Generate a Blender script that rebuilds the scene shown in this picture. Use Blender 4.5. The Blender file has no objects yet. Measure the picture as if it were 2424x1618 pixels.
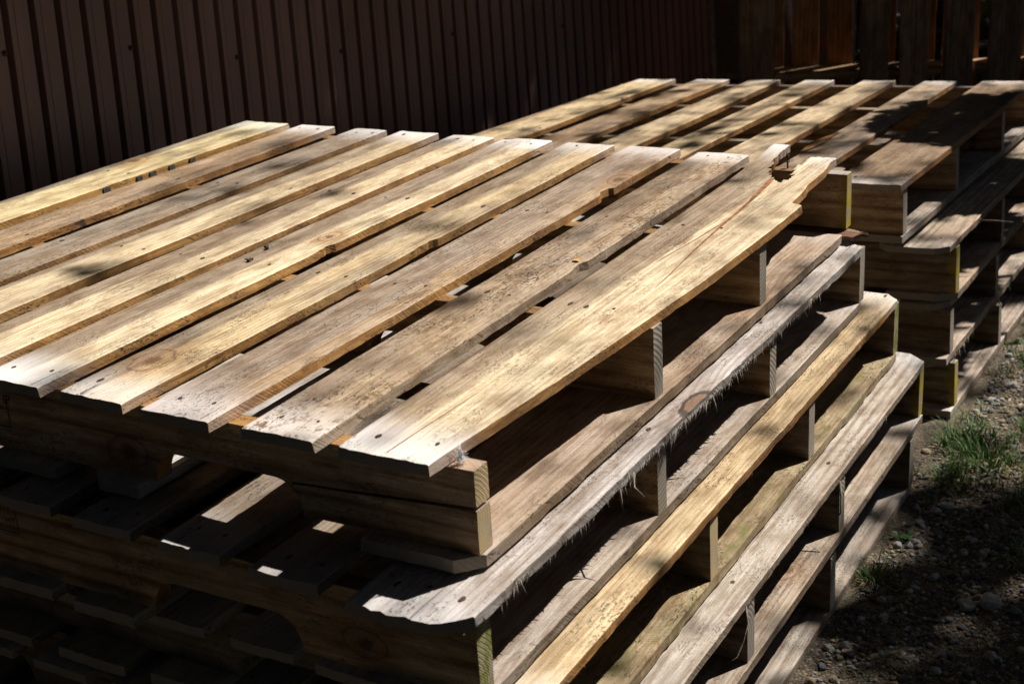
import bpy, math, random
import numpy as np
from mathutils import Vector, Matrix, Euler

# ------------------------------------------------------------------ camera
scene = bpy.context.scene
COL = scene.collection
D2R = math.radians
CAM_LOC = Vector((0.6510, -1.0112, 0.6656))
YAW, PITCH, ROLL = -0.5360, 0.3586, -0.0628
F_ = Vector((math.sin(YAW)*math.cos(PITCH), math.cos(YAW)*math.cos(PITCH), -math.sin(PITCH)))
rt = Vector((math.cos(YAW), -math.sin(YAW), 0)); up = rt.cross(F_)
rt2 = rt*math.cos(ROLL)+up*math.sin(ROLL); up2 = -rt*math.sin(ROLL)+up*math.cos(ROLL)
cam = bpy.data.cameras.new('camera'); cam.sensor_width = 36; cam.lens = 3374.4/2424*36
cam.clip_start = 0.05; cam.clip_end = 500
cam.dof.use_dof = True; cam.dof.focus_distance = 1.85; cam.dof.aperture_fstop = 10
co = bpy.data.objects.new('camera', cam); COL.objects.link(co)
M = Matrix((rt2, up2, -F_)).transposed().to_4x4(); M.translation = CAM_LOC
co.matrix_world = M
scene.camera = co

# ------------------------------------------------------------------ light
SUN = Vector((0.393, 0.67, 1.0)).normalized()          # towards the sun
EL = math.asin(SUN.z); AZ = math.atan2(SUN.x, SUN.y)
world = bpy.data.worlds.new("World"); scene.world = world; world.use_nodes = True
wn = world.node_tree.nodes; wn.clear()
wo = wn.new('ShaderNodeOutputWorld'); bg = wn.new('ShaderNodeBackground'); sk = wn.new('ShaderNodeTexSky')
sk.sky_type = 'NISHITA'; sk.sun_disc = False; sk.sun_elevation = EL; sk.sun_rotation = AZ
bg.inputs['Strength'].default_value = 0.05
world.node_tree.links.new(sk.outputs[0], bg.inputs[0]); world.node_tree.links.new(bg.outputs[0], wo.inputs[0])
sl = bpy.data.lights.new('sun', 'SUN'); sl.energy = 5.0; sl.angle = D2R(0.53); sl.color = (1.0, 0.95, 0.885)
so = bpy.data.objects.new('sun', sl); COL.objects.link(so)
so.rotation_euler = SUN.to_track_quat('Z', 'Y').to_euler(); so.location = (3, 5, 8)
scene.view_settings.view_transform = 'Standard'; scene.view_settings.look = 'None'
scene.view_settings.exposure = 0.78; scene.view_settings.gamma = 1.0
scene.cycles.max_bounces = 5; scene.cycles.use_denoising = True

# ------------------------------------------------------------------ helpers
def tag(o, label=None, cat=None, group=None, kind=None):
    if label: o['label'] = label
    if cat: o['category'] = cat
    if group: o['group'] = group
    if kind: o['kind'] = kind
    return o

def empty(name, loc=(0, 0, 0), rot=(0, 0, 0)):
    o = bpy.data.objects.new(name, None); COL.objects.link(o); o.empty_display_size = .1
    o.location = loc; o.rotation_euler = rot
    return o

def link(name, me, mats, parent=None, loc=(0, 0, 0), rot=(0, 0, 0)):
    for m in mats: me.materials.append(m)
    o = bpy.data.objects.new(name, me); COL.objects.link(o)
    o.location = loc; o.rotation_euler = rot
    if parent: o.parent = parent
    return o

class MB:
    def __init__(s): s.v = []; s.f = []; s.m = []; s.sm = []
    def add(s, vs, fs, mat=0, smooth=False):
        b = len(s.v); s.v.extend([tuple(p) for p in vs])
        for f in fs: s.f.append(tuple(i+b for i in f)); s.m.append(mat); s.sm.append(smooth)
    def box(s, x0, x1, y0, y1, z0, z1, mat=0):
        s.add([(x0,y0,z0),(x1,y0,z0),(x1,y1,z0),(x0,y1,z0),(x0,y0,z1),(x1,y0,z1),(x1,y1,z1),(x0,y1,z1)],
              [(0,3,2,1),(4,5,6,7),(0,1,5,4),(1,2,6,5),(2,3,7,6),(3,0,4,7)], mat)
    def tube(s, pts, rads, n=6, mat=0, smooth=True):
        pts = [Vector(p) for p in pts]; rings = []
        for i, p in enumerate(pts):
            d = (pts[min(i+1, len(pts)-1)]-pts[max(i-1, 0)]).normalized()
            a = d.orthogonal().normalized() if i == 0 else (a-d*a.dot(d)).normalized()
            b = d.cross(a)
            rings.append([p+(a*math.cos(t)+b*math.sin(t))*rads[i] for t in [2*math.pi*k/n for k in range(n)]])
        vs = [q for r in rings for q in r]; fs = []
        for i in range(len(pts)-1):
            for k in range(n): fs.append((i*n+k, i*n+(k+1) % n, (i+1)*n+(k+1) % n, (i+1)*n+k))
        fs.append(tuple(range(n-1, -1, -1))); fs.append(tuple(range((len(pts)-1)*n, len(pts)*n)))
        s.add(vs, fs, mat, smooth)
    def mesh(s, name):
        me = bpy.data.meshes.new(name); me.from_pydata(s.v, [], s.f)
        me.polygons.foreach_set('material_index', s.m); me.polygons.foreach_set('use_smooth', s.sm)
        me.update(); return me

def noise1(seed, step):
    r = np.random.RandomState(seed % 2**31); t = r.uniform(-1, 1, 4096)
    def f(x):
        x = np.asarray(x, float)/step+500; i = np.floor(x).astype(int); u = x-i; u = u*u*(3-2*u)
        return t[i % 4096]*(1-u)+t[(i+1) % 4096]*u
    return f

# ------------------------------------------------------------------ node materials
class NT:
    def __init__(s, name):
        s.mat = bpy.data.materials.new(name); s.mat.use_nodes = True
        s.n = s.mat.node_tree.nodes; s.l = s.mat.node_tree.links; s.n.clear()
        s.out = s.n.new('ShaderNodeOutputMaterial'); s.bsdf = s.n.new('ShaderNodeBsdfPrincipled')
        s.l.new(s.bsdf.outputs[0], s.out.inputs[0])
    def set(s, inp, v):
        if v is None: return
        if isinstance(v, bpy.types.NodeSocket): s.l.new(v, inp)
        elif isinstance(v, (tuple, list)): inp.default_value = tuple(v)+((1,) if len(inp.default_value) == 4 and len(v) == 3 else ())
        else: inp.default_value = v
    def math(s, op, a, b=None, c=None, clamp=False):
        n = s.n.new('ShaderNodeMath'); n.operation = op; n.use_clamp = clamp
        s.set(n.inputs[0], a); s.set(n.inputs[1], b); s.set(n.inputs[2], c); return n.outputs[0]
    def vec(s, op, a, b=None, scale=None):
        n = s.n.new('ShaderNodeVectorMath'); n.operation = op
        s.set(n.inputs[0], a); s.set(n.inputs[1], b)
        if scale is not None: s.set(n.inputs['Scale'], scale)
        return n.outputs['Value'] if op in ('LENGTH', 'DOT_PRODUCT', 'DISTANCE') else n.outputs[0]
    def noise(s, v, sc=1, det=2, rough=.5, dist=0, col=False):
        n = s.n.new('ShaderNodeTexNoise'); s.set(n.inputs['Vector'], v); n.inputs['Scale'].default_value = sc
        n.inputs['Detail'].default_value = det; n.inputs['Roughness'].default_value = rough; n.inputs['Distortion'].default_value = dist
        return n.outputs['Color' if col else 'Fac']
    def vor(s, v, sc=1, feature='F1'):
        n = s.n.new('ShaderNodeTexVoronoi'); n.feature = feature; s.set(n.inputs['Vector'], v); n.inputs['Scale'].default_value = sc
        return n
    def rng(s, v, a, b, c=0, d=1, smooth=True):
        n = s.n.new('ShaderNodeMapRange'); n.interpolation_type = 'SMOOTHSTEP' if smooth else 'LINEAR'
        s.set(n.inputs['Value'], v)
        for k, x in zip(('From Min', 'From Max', 'To Min', 'To Max'), (a, b, c, d)): s.set(n.inputs[k], x)
        return n.outputs['Result']
    def mix(s, f, a, b, mode='MIX'):
        n = s.n.new('ShaderNodeMix'); n.data_type = 'RGBA'; n.blend_type = mode
        s.set(n.inputs[0], f); s.set(n.inputs[6], a); s.set(n.inputs[7], b); return n.outputs[2]
    def coord(s, kind='Object'):
        return s.n.new('ShaderNodeTexCoord').outputs[kind]
    def sep(s, v):
        n = s.n.new('ShaderNodeSeparateXYZ'); s.set(n.inputs[0], v); return n.outputs
    def comb(s, x, y, z):
        n = s.n.new('ShaderNodeCombineXYZ'); s.set(n.inputs[0], x); s.set(n.inputs[1], y); s.set(n.inputs[2], z); return n.outputs[0]
    def bump(s, h, dist=.001, strength=1, normal=None):
        n = s.n.new('ShaderNodeBump'); n.inputs['Distance'].default_value = dist; n.inputs['Strength'].default_value = strength
        s.set(n.inputs['Height'], h)
        if normal is not None: s.set(n.inputs['Normal'], normal)
        return n.outputs[0]
    def done(s, color, rough=.8, normal=None, spec=.3):
        s.set(s.bsdf.inputs['Base Color'], color); s.set(s.bsdf.inputs['Roughness'], rough)
        s.bsdf.inputs['Specular IOR Level'].default_value = spec
        if normal is not None: s.set(s.bsdf.inputs['Normal'], normal)
        return s.mat

def wood(name, fresh=(.66, .56, .38), tan=(.34, .27, .195), grey=(.36, .335, .31), ring_amt=.45, pitch=.007,
         saw=.5, bleach=.8, speck=.6, knots=.72, side=False, moss=0.0, stripe_bias=0.0, dirt=.5, stripes=True, wave_dist=2.2, lichen=0.0, stringer=False):
    t = NT(name)
    oi = t.n.new('ShaderNodeObjectInfo')
    rnd = oi.outputs['Random']; w = oi.outputs['Alpha']; tint = oi.outputs['Color']
    oc = t.coord('Object')
    offs = t.comb(t.math('MULTIPLY', rnd, 53.7), t.math('MULTIPLY', rnd, 31.3), t.math('MULTIPLY', rnd, 17.9))
    P = t.vec('ADD', oc, offs); x, y, z = t.sep(P)
    # knots
    kv = t.comb(t.math('MULTIPLY', x, 2.6), t.math('MULTIPLY', y, 6.5), t.math('MULTIPLY', z, .5))
    vo = t.vor(kv, 1.0); kd = vo.outputs['Distance']; kr = t.sep(vo.outputs['Color'])[0]
    ksel = t.rng(kr, knots, knots+.02)
    wig = t.noise(t.vec('MULTIPLY', P, (60, 60, 60)), 1, 2)
    kd2 = t.math('ADD', kd, t.math('MULTIPLY', t.math('SUBTRACT', wig, .5), .05))
    kcore = t.math('MULTIPLY', t.rng(kd2, .105, .085), ksel)
    kring = t.math('MULTIPLY', t.math('MULTIPLY', t.rng(kd2, .125, .11), t.rng(kd2, .085, .10)), ksel)
    kfall = t.math('MULTIPLY', t.rng(kd, .36, .08), ksel)
    # growth rings stretched along the board
    low = t.noise(t.comb(t.math('MULTIPLY', x, 1.3), t.math('MULTIPLY', y, 9), t.math('MULTIPLY', z, 9)), 1, 2)
    low = t.math('SUBTRACT', low, .5)
    ry = t.math('ADD', t.math('ADD', y, t.math('MULTIPLY', z, .55)),
                t.math('ADD', t.math('MULTIPLY', low, .010*wave_dist), t.math('MULTIPLY', kfall, .014)))
    fine = t.noise(t.comb(t.math('MULTIPLY', x, 9), t.math('MULTIPLY', y, 90), t.math('MULTIPLY', z, 90)), 1, 3)
    ry = t.math('ADD', ry, t.math('MULTIPLY', t.math('SUBTRACT', fine, .5), .0022))
    ph = t.math('MULTIPLY', ry, 2*math.pi/pitch)
    rings = t.math('ADD', t.math('MULTIPLY', t.math('SINE', ph), .5), .5)
    rings = t.math('POWER', rings, 2.4)
    vis = t.rng(t.noise(t.comb(t.math('MULTIPLY', x, 1.7), t.math('MULTIPLY', y, 16), t.math('MULTIPLY', z, 16)), 1, 1), .35, .62, .35, 1)
    rings = t.math('MULTIPLY', rings, vis)
    fiber = t.noise(t.comb(t.math('MULTIPLY', x, 22), t.math('MULTIPLY', y, 900), t.math('MULTIPLY', z, 900)), 1, 2, .6)
    fib2 = t.noise(t.comb(t.math('MULTIPLY', x, 5), t.math('MULTIPLY', y, 190), t.math('MULTIPLY', z, 190)), 1, 3, .65)
    grain = t.noise(t.vec('MULTIPLY', P, (420, 700, 700)), 1, 2, .7)
    # heart / sapwood stripe
    if stripes:
        sn = t.noise(t.comb(t.math('MULTIPLY', x, 1.1), t.math('MULTIPLY', y, 13), t.math('MULTIPLY', z, 13)), 1, 2, .4)
        sm = t.rng(t.math('ADD', sn, t.math('MULTIPLY', t.math('SUBTRACT', fib2, .5), .10)), .46+stripe_bias, .56+stripe_bias)
        ha = t.n.new('ShaderNodeAttribute'); ha.attribute_type = 'OBJECT'; ha.attribute_name = 'heart'
        he, hs, hg = t.sep(ha.outputs['Vector']); l0 = t.sep(oc)[1]
        hv = t.math('ADD', t.math('SUBTRACT', l0, he), t.math('ADD', t.math('MULTIPLY', t.math('SUBTRACT', sn, .5), .09), t.math('MULTIPLY', t.math('SUBTRACT', fib2, .5), .012)))
        hon = t.math('GREATER_THAN', hs, .001)
        hm = t.math('MULTIPLY', t.rng(hv, -.003, .006), hs)
        sm = t.math('ADD', t.math('MULTIPLY', sm, t.math('SUBTRACT', 1.0, t.math('MULTIPLY', hon, .7))), t.math('MULTIPLY', hm, hon), clamp=True)
        col = t.mix(sm, fresh, t.mix(hg, tan, grey))
    else:
        col = t.mix(t.rng(fib2, .3, .7), fresh, tan)
    blot = t.noise(t.vec('MULTIPLY', P, (7, 20, 20)), 1, 3, .55)
    wf = t.math('ADD', t.math('MULTIPLY', w, .45 if side and 'grey' not in name else 1.0), t.math('MULTIPLY', t.math('SUBTRACT', blot, .5), 1.5), clamp=True)
    col = t.mix(wf, col, grey)
    col = t.mix(t.math('MULTIPLY', rings, ring_amt), col, (.36, .22, .12), 'MULTIPLY') if ring_amt > 0 else col
    col = t.mix(t.rng(fib2, .36, .62, .42, 0), col, (.50, .39, .29), 'MULTIPLY')
    col = t.mix(t.rng(fiber, .34, .64, .55, 0), col, (.55, .46, .38), 'MULTIPLY')
    col = t.mix(t.rng(grain, .25, .6, .45, 0), col, (.5, .42, .35), 'MULTIPLY')
    stk = t.noise(t.comb(t.math('MULTIPLY', x, 2.2), t.math('MULTIPLY', y, 75), t.math('MULTIPLY', z, 75)), 1, 2, .55)
    col = t.mix(t.rng(stk, .33, .52, .32, 0), col, (.50, .40, .30), 'MULTIPLY')
    mot = t.noise(t.vec('MULTIPLY', t.vec('ADD', P, (2, 8, 4)), (16, 42, 42)), 1, 4, .65)
    col = t.mix(t.rng(mot, .36, .58, .62, 0), col, (.50, .42, .34), 'MULTIPLY')
    # warm stains and grey mould clouds
    st = t.noise(t.vec('MULTIPLY', P, (9, 26, 26)), 1, 4, .6)
    col = t.mix(t.rng(st, .56, .74, 0, dirt), col, (.50, .36, .22), 'MULTIPLY')
    st2 = t.noise(t.vec('MULTIPLY', t.vec('ADD', P, (3.3, 7.1, 1.2)), (6, 17, 17)), 1, 4, .6)
    col = t.mix(t.rng(st2, .55, .75, 0, dirt*.9), col, (.42, .42, .44), 'MULTIPLY')
    # bleached board ends
    if bleach > 0:
        gx = t.sep(t.coord('Generated'))[0]
        e = t.math('MINIMUM', gx, t.math('SUBTRACT', 1.0, gx))
        e = t.math('ADD', e, t.math('MULTIPLY', t.math('SUBTRACT', fib2, .5), .06))
        rb = t.rng(t.math('FRACT', t.math('MULTIPLY', rnd, 7.31)), 0, 1, .6, 1.0)
        col = t.mix(t.math('MULTIPLY', t.rng(e, .085, .012, 0, bleach), rb), col, (.66, .66, .68))
    # specks of mould / dirt
    spn = t.noise(t.vec('MULTIPLY', P, (150, 330, 330)), 1, 2, .6)
    spm = t.noise(t.vec('MULTIPLY', t.vec('ADD', P, (1.7, 2.9, 5)), (10, 24, 24)), 1, 3, .6)
    sp = t.math('MULTIPLY', t.rng(spn, .565, .63), t.rng(spm, .47, .62))
    col = t.mix(t.math('MULTIPLY', sp, speck), col, (.05, .038, .025))
    spo = t.noise(t.vec('MULTIPLY', P, (230, 230, 230)), 1, 1)
    col = t.mix(t.math('MULTIPLY', t.rng(spo, .70, .74), speck*.8), col, (.035, .028, .02))
    # knots colour
    col = t.mix(t.math('MULTIPLY', kfall, .35), col, (.62, .40, .22), 'MULTIPLY')
    col = t.mix(t.math('MULTIPLY', kcore, .75), col, (.16, .075, .032))
    col = t.mix(t.math('MULTIPLY', kring, .9), col, (.035, .022, .015))
    # one placed knot (object property knot = x, y, radius)
    an = t.n.new('ShaderNodeAttribute'); an.attribute_type = 'OBJECT'; an.attribute_name = 'knot'
    kx, ky, kz = t.sep(an.outputs['Vector']); lx, ly, lz = t.sep(oc)
    dx = t.math('MULTIPLY', t.math('SUBTRACT', lx, kx), .62); dy = t.math('SUBTRACT', ly, ky) if not stringer else t.math('SUBTRACT', lz, ky)
    pd = t.math('DIVIDE', t.math('SQRT', t.math('ADD', t.math('MULTIPLY', dx, dx), t.math('MULTIPLY', dy, dy))), t.math('MAXIMUM', kz, .0001))
    pd = t.math('ADD', pd, t.math('MULTIPLY', t.math('SUBTRACT', t.noise(t.vec('MULTIPLY', P, (35, 60, 60)), 1, 3), .5), .8))
    on = t.math('GREATER_THAN', kz, .0005)
    pr = t.math('POWER', t.math('ABSOLUTE', t.math('SINE', t.math('MULTIPLY', pd, 9.0))), 3)
    col = t.mix(t.math('MULTIPLY', t.rng(pd, 2.6, .9, 0, .45), on), col, (.62, .42, .24), 'MULTIPLY')
    col = t.mix(t.math('MULTIPLY', t.math('MULTIPLY', pr, t.rng(pd, 2.2, .7, 0, .45)), on), col, (.25, .14, .07))
    col = t.mix(t.math('MULTIPLY', t.rng(t.math('ABSOLUTE', t.math('SUBTRACT', pd, 1.0)), .12, .0, 0, .6), on), col, (.07, .04, .022))
    col = t.mix(t.math('MULTIPLY', t.rng(t.math('ADD', pd, t.math('MULTIPLY', t.math('SUBTRACT', grain, .5), 1.2)), .50, .30, 0, .8), on), col, (.08, .04, .02))
    # lichen and caked dirt
    if lichen > 0:
        l1 = t.noise(t.vec('MULTIPLY', P, (75, 110, 110)), 1, 4, .7); l2 = t.noise(t.vec('MULTIPLY', t.vec('ADD', P, (4, 1, 9)), (7, 16, 16)), 1, 3, .5)
        lm_ = t.math('MULTIPLY', t.rng(l1, .50, .58), t.rng(l2, .46, .58))
        col = t.mix(t.math('MULTIPLY', lm_, lichen), col, t.mix(t.rng(grain, .4, .6), (.21, .13, .055), (.07, .05, .03)))
    # saw marks
    sx = t.math('ADD', t.math('MULTIPLY', x, 1.0), t.math('MULTIPLY', t.math('ADD', y, z), .35 if not side else 1.1))
    fq = 430 if not side else 330
    sawf = t.noise(t.comb(t.math('MULTIPLY', t.math('ADD', sx, t.math('MULTIPLY', low, .02)), fq), t.math('MULTIPLY', y, 14), t.math('MULTIPLY', z, 14)), 1, 1.5, .5)
    sawf = t.rng(sawf, .40, .66, -1, 1)
    sm2 = t.rng(t.noise(t.vec('MULTIPLY', t.vec('ADD', P, (9, 4, 2)), (4, 12, 12)), 1, 2), .42, .62)
    sawf = t.math('MULTIPLY', sawf, sm2)
    col = t.mix(t.math('MULTIPLY', t.rng(sawf, .2, 1), .30*saw), col, (.42, .30, .2), 'MULTIPLY')
    if side:
        sc = t.noise(t.comb(t.math('MULTIPLY', t.math('ADD', x, t.math('MULTIPLY', z, 1.6)), 70), t.math('MULTIPLY', y, 20), t.math('MULTIPLY', z, 60)), 1, 3, .6)
        sg = t.noise(t.vec('MULTIPLY', P, (9, 9, 9)), 1, 2)
        col = t.mix(t.math('MULTIPLY', t.rng(sc, .59, .66), t.rng(sg, .42, .6, 0, .8)), col, (.055, .03, .015))
    if stringer:
        pa = t.n.new('ShaderNodeAttribute'); pa.attribute_type = 'OBJECT'; pa.attribute_name = 'paint'
        pn = t.noise(t.vec('MULTIPLY', P, (60, 60, 60)), 1, 4, .65)
        pm = t.rng(t.math('ADD', lx, t.math('MULTIPLY', t.math('SUBTRACT', pn, .5), .05)), -.020, .001)
        col = t.mix(t.math('MULTIPLY', t.math('MULTIPLY', pm, pa.outputs['Fac']), .8), col, (.30, .22, .02))
    if moss > 0:
        mn = t.noise(t.vec('MULTIPLY', P, (14, 40, 40)), 1, 5, .7)
        col = t.mix(t.rng(mn, .60-moss*.35, .80-moss*.3, 0, .85), col, (.095, .10, .022))
    col = t.mix(1.0, col, tint, 'MULTIPLY')
    h = t.math('ADD', t.math('MULTIPLY', fiber, .22), t.math('MULTIPLY', fib2, .5))
    h = t.math('ADD', h, t.math('MULTIPLY', grain, .25))
    h = t.math('ADD', h, t.math('MULTIPLY', rings, -.35*min(1, ring_amt*1.6)))
    h = t.math('ADD', h, t.math('MULTIPLY', sawf, .16*saw))
    h = t.math('SUBTRACT', h, t.math('ADD', sp, t.math('MULTIPLY', kring, 1.2)))
    return t.done(col, t.rng(fib2, .3, .7, .66, .86), t.bump(h, .0011, .85), .25)

def endgrain(name, ca=(.40, .29, .15), cb=(.17, .115, .06), paint=None, cover=.8, cy=-.05, cz=-.03, pitch=.0045, ringmix=.3):
    t = NT(name)
    oi = t.n.new('ShaderNodeObjectInfo'); rnd = oi.outputs['Random']
    P = t.coord('Object'); x, y, z = t.sep(P)
    ry = t.math('SUBTRACT', y, t.math('ADD', cy, t.math('MULTIPLY', rnd, .05)))
    rz = t.math('SUBTRACT', z, t.math('ADD', cz, t.math('MULTIPLY', rnd, .12)))
    d = t.math('SQRT', t.math('ADD', t.math('POWER', ry, 2), t.math('POWER', rz, 2)))
    n1 = t.noise(t.vec('MULTIPLY', P, (30, 120, 120)), 1, 2)
    d = t.math('ADD', d, t.math('MULTIPLY', n1, .002))
    r = t.math('ADD', t.math('MULTIPLY', t.math('SINE', t.math('MULTIPLY', d, 2*math.pi/pitch)), .5), .5)
    f = t.noise(t.vec('MULTIPLY', P, (900, 900, 900)), 1, 2, .7)
    sc = t.math('SINE', t.math('MULTIPLY', t.math('ADD', t.math('MULTIPLY', z, 1.0), y), 2*math.pi/.0033))
    f = t.math('ADD', f, t.math('MULTIPLY', sc, .14))
    col = t.mix(t.math('MULTIPLY', r, ringmix), ca, cb)
    col = t.mix(t.rng(f, .2, .6, .6, 0), col, (.3, .25, .2), 'MULTIPLY')
    bl = t.noise(t.vec('MULTIPLY', P, (25, 25, 25)), 1, 3)
    col = t.mix(t.rng(bl, .45, .65), col, (.24, .22, .19))
    if paint:
        pn = t.noise(t.vec('MULTIPLY', t.vec('ADD', P, offs_v(t, rnd)), (60, 60, 45)), 1, 4, .65)
        a = t.rng(pn, cover-.13, cover-.07, 1, 0)
        a = t.math('MULTIPLY', a, t.rng(r, .88, 1.0, 1, .45))
        col = t.mix(a, col, t.mix(t.rng(bl, .3, .7), paint, tuple(c*.62 for c in paint)))
    h = t.math('ADD', t.math('MULTIPLY', r, -.6*ringmix), t.math('MULTIPLY', f, .45))
    return t.done(col, .85, t.bump(h, .0012, .9), .2)

def offs_v(t, rnd):
    return t.comb(t.math('MULTIPLY', rnd, 9.7), t.math('MULTIPLY', rnd, 5.3), t.math('MULTIPLY', rnd, 3.9))

def plain(name, col, rough=.8, var=.25, sc=40, bump=.0, spec=.3, stretch=(1, 1, 1)):
    t = NT(name); P = t.vec('MULTIPLY', t.coord('Object'), stretch)
    n = t.noise(P, sc, 4, .6)
    c = t.mix(t.rng(n, .3, .7, 0, 1), tuple(k*(1-var) for k in col), tuple(min(1, k*(1+var)) for k in col))
    return t.done(c, rough, t.bump(n, bump, .8) if bump else None, spec)

W_TOP = wood('weathered_deck_wood')
W_CREAM = wood('pale_deck_wood', fresh=(.76, .68, .50), tan=(.36, .295, .22), speck=.35, ring_amt=.28, stripe_bias=.05)
W_TAN = wood('tan_deck_wood', fresh=(.50, .40, .27), tan=(.32, .25, .175), ring_amt=.35, speck=.5, knots=.85, lichen=.25)
W_DIRTY = wood('grey_deck_wood_with_lichen', fresh=(.44, .37, .27), tan=(.30, .24, .175), grey=(.44, .42, .385), ring_amt=.3, speck=1.0, dirt=.9, knots=.8, lichen=.9)
W_GREY = wood('silver_weathered_wood', fresh=(.52, .45, .37), tan=(.42, .36, .29), grey=(.50, .48, .465), ring_amt=.34, bleach=.3, knots=.85, speck=.45, dirt=.35, pitch=.009)
W_STRIPE = wood('striped_pine_wood', fresh=(.53, .49, .43), tan=(.46, .42, .37), grey=(.49, .475, .455), ring_amt=.60, bleach=.3, knots=.95, speck=.4, dirt=.3, pitch=.0155, stripes=False, wave_dist=.7)
W_MOSS = wood('mossy_board_wood', fresh=(.36, .30, .20), tan=(.27, .22, .145), grey=(.27, .25, .20), ring_amt=.2, bleach=0, moss=.30, speck=1.0, dirt=.9, lichen=.8)
W_YEL = wood('yellow_board_wood', fresh=(.68, .59, .41), tan=(.46, .385, .255), grey=(.44, .38, .29), ring_amt=.3, bleach=.5, knots=.6, dirt=.5)
W_SIDE = wood('sawn_board_edge', fresh=(.46, .265, .09), tan=(.30, .165, .06), grey=(.26, .20, .13), ring_amt=.2, saw=.9, bleach=.35, speck=.8, side=True, pitch=.005, dirt=.6, knots=.8)
W_SIDEG = wood('grey_sawn_board_edge', fresh=(.34, .28, .20), tan=(.26, .205, .145), grey=(.30, .285, .265), ring_amt=.2, saw=.8, bleach=.2, speck=.9, side=True, pitch=.005, dirt=.6, knots=.95)
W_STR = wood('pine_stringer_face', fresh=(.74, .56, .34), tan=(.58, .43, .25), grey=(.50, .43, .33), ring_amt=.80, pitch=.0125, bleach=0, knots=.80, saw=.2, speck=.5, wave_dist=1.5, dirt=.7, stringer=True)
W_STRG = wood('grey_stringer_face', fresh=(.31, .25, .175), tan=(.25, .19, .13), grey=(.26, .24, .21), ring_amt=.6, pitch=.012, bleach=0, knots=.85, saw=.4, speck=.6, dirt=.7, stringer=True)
W_END = endgrain('board_end_grain', ca=(.30, .26, .21), cb=(.16, .13, .10))
W_SEND = endgrain('stringer_end_grain', ca=(.46, .35, .19), cb=(.22, .15, .08))
W_SENDG = endgrain('grey_stringer_end_grain', ca=(.33, .29, .23), cb=(.13, .105, .085), pitch=.0062, ringmix=.6)
W_YPAINT = endgrain('yellow_painted_end', paint=(.36, .27, .015), cover=.62, ca=(.3, .25, .16))
W_MOSSEND = endgrain('mossy_stringer_end', paint=(.15, .15, .03), cover=.62, ca=(.26, .24, .13))
M_NAIL = plain('rusty_nail', (.055, .028, .016), .7, .4, 300)
M_CRACK = plain('split_wood_crack', (.20, .085, .035), .9, .55, 90)
M_SPLIT = plain('dark_wood_split', (.05, .032, .02), .95, .4, 90)
M_INK = plain('stamp_ink', (.012, .011, .01), .9, .2, 500)

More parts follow.
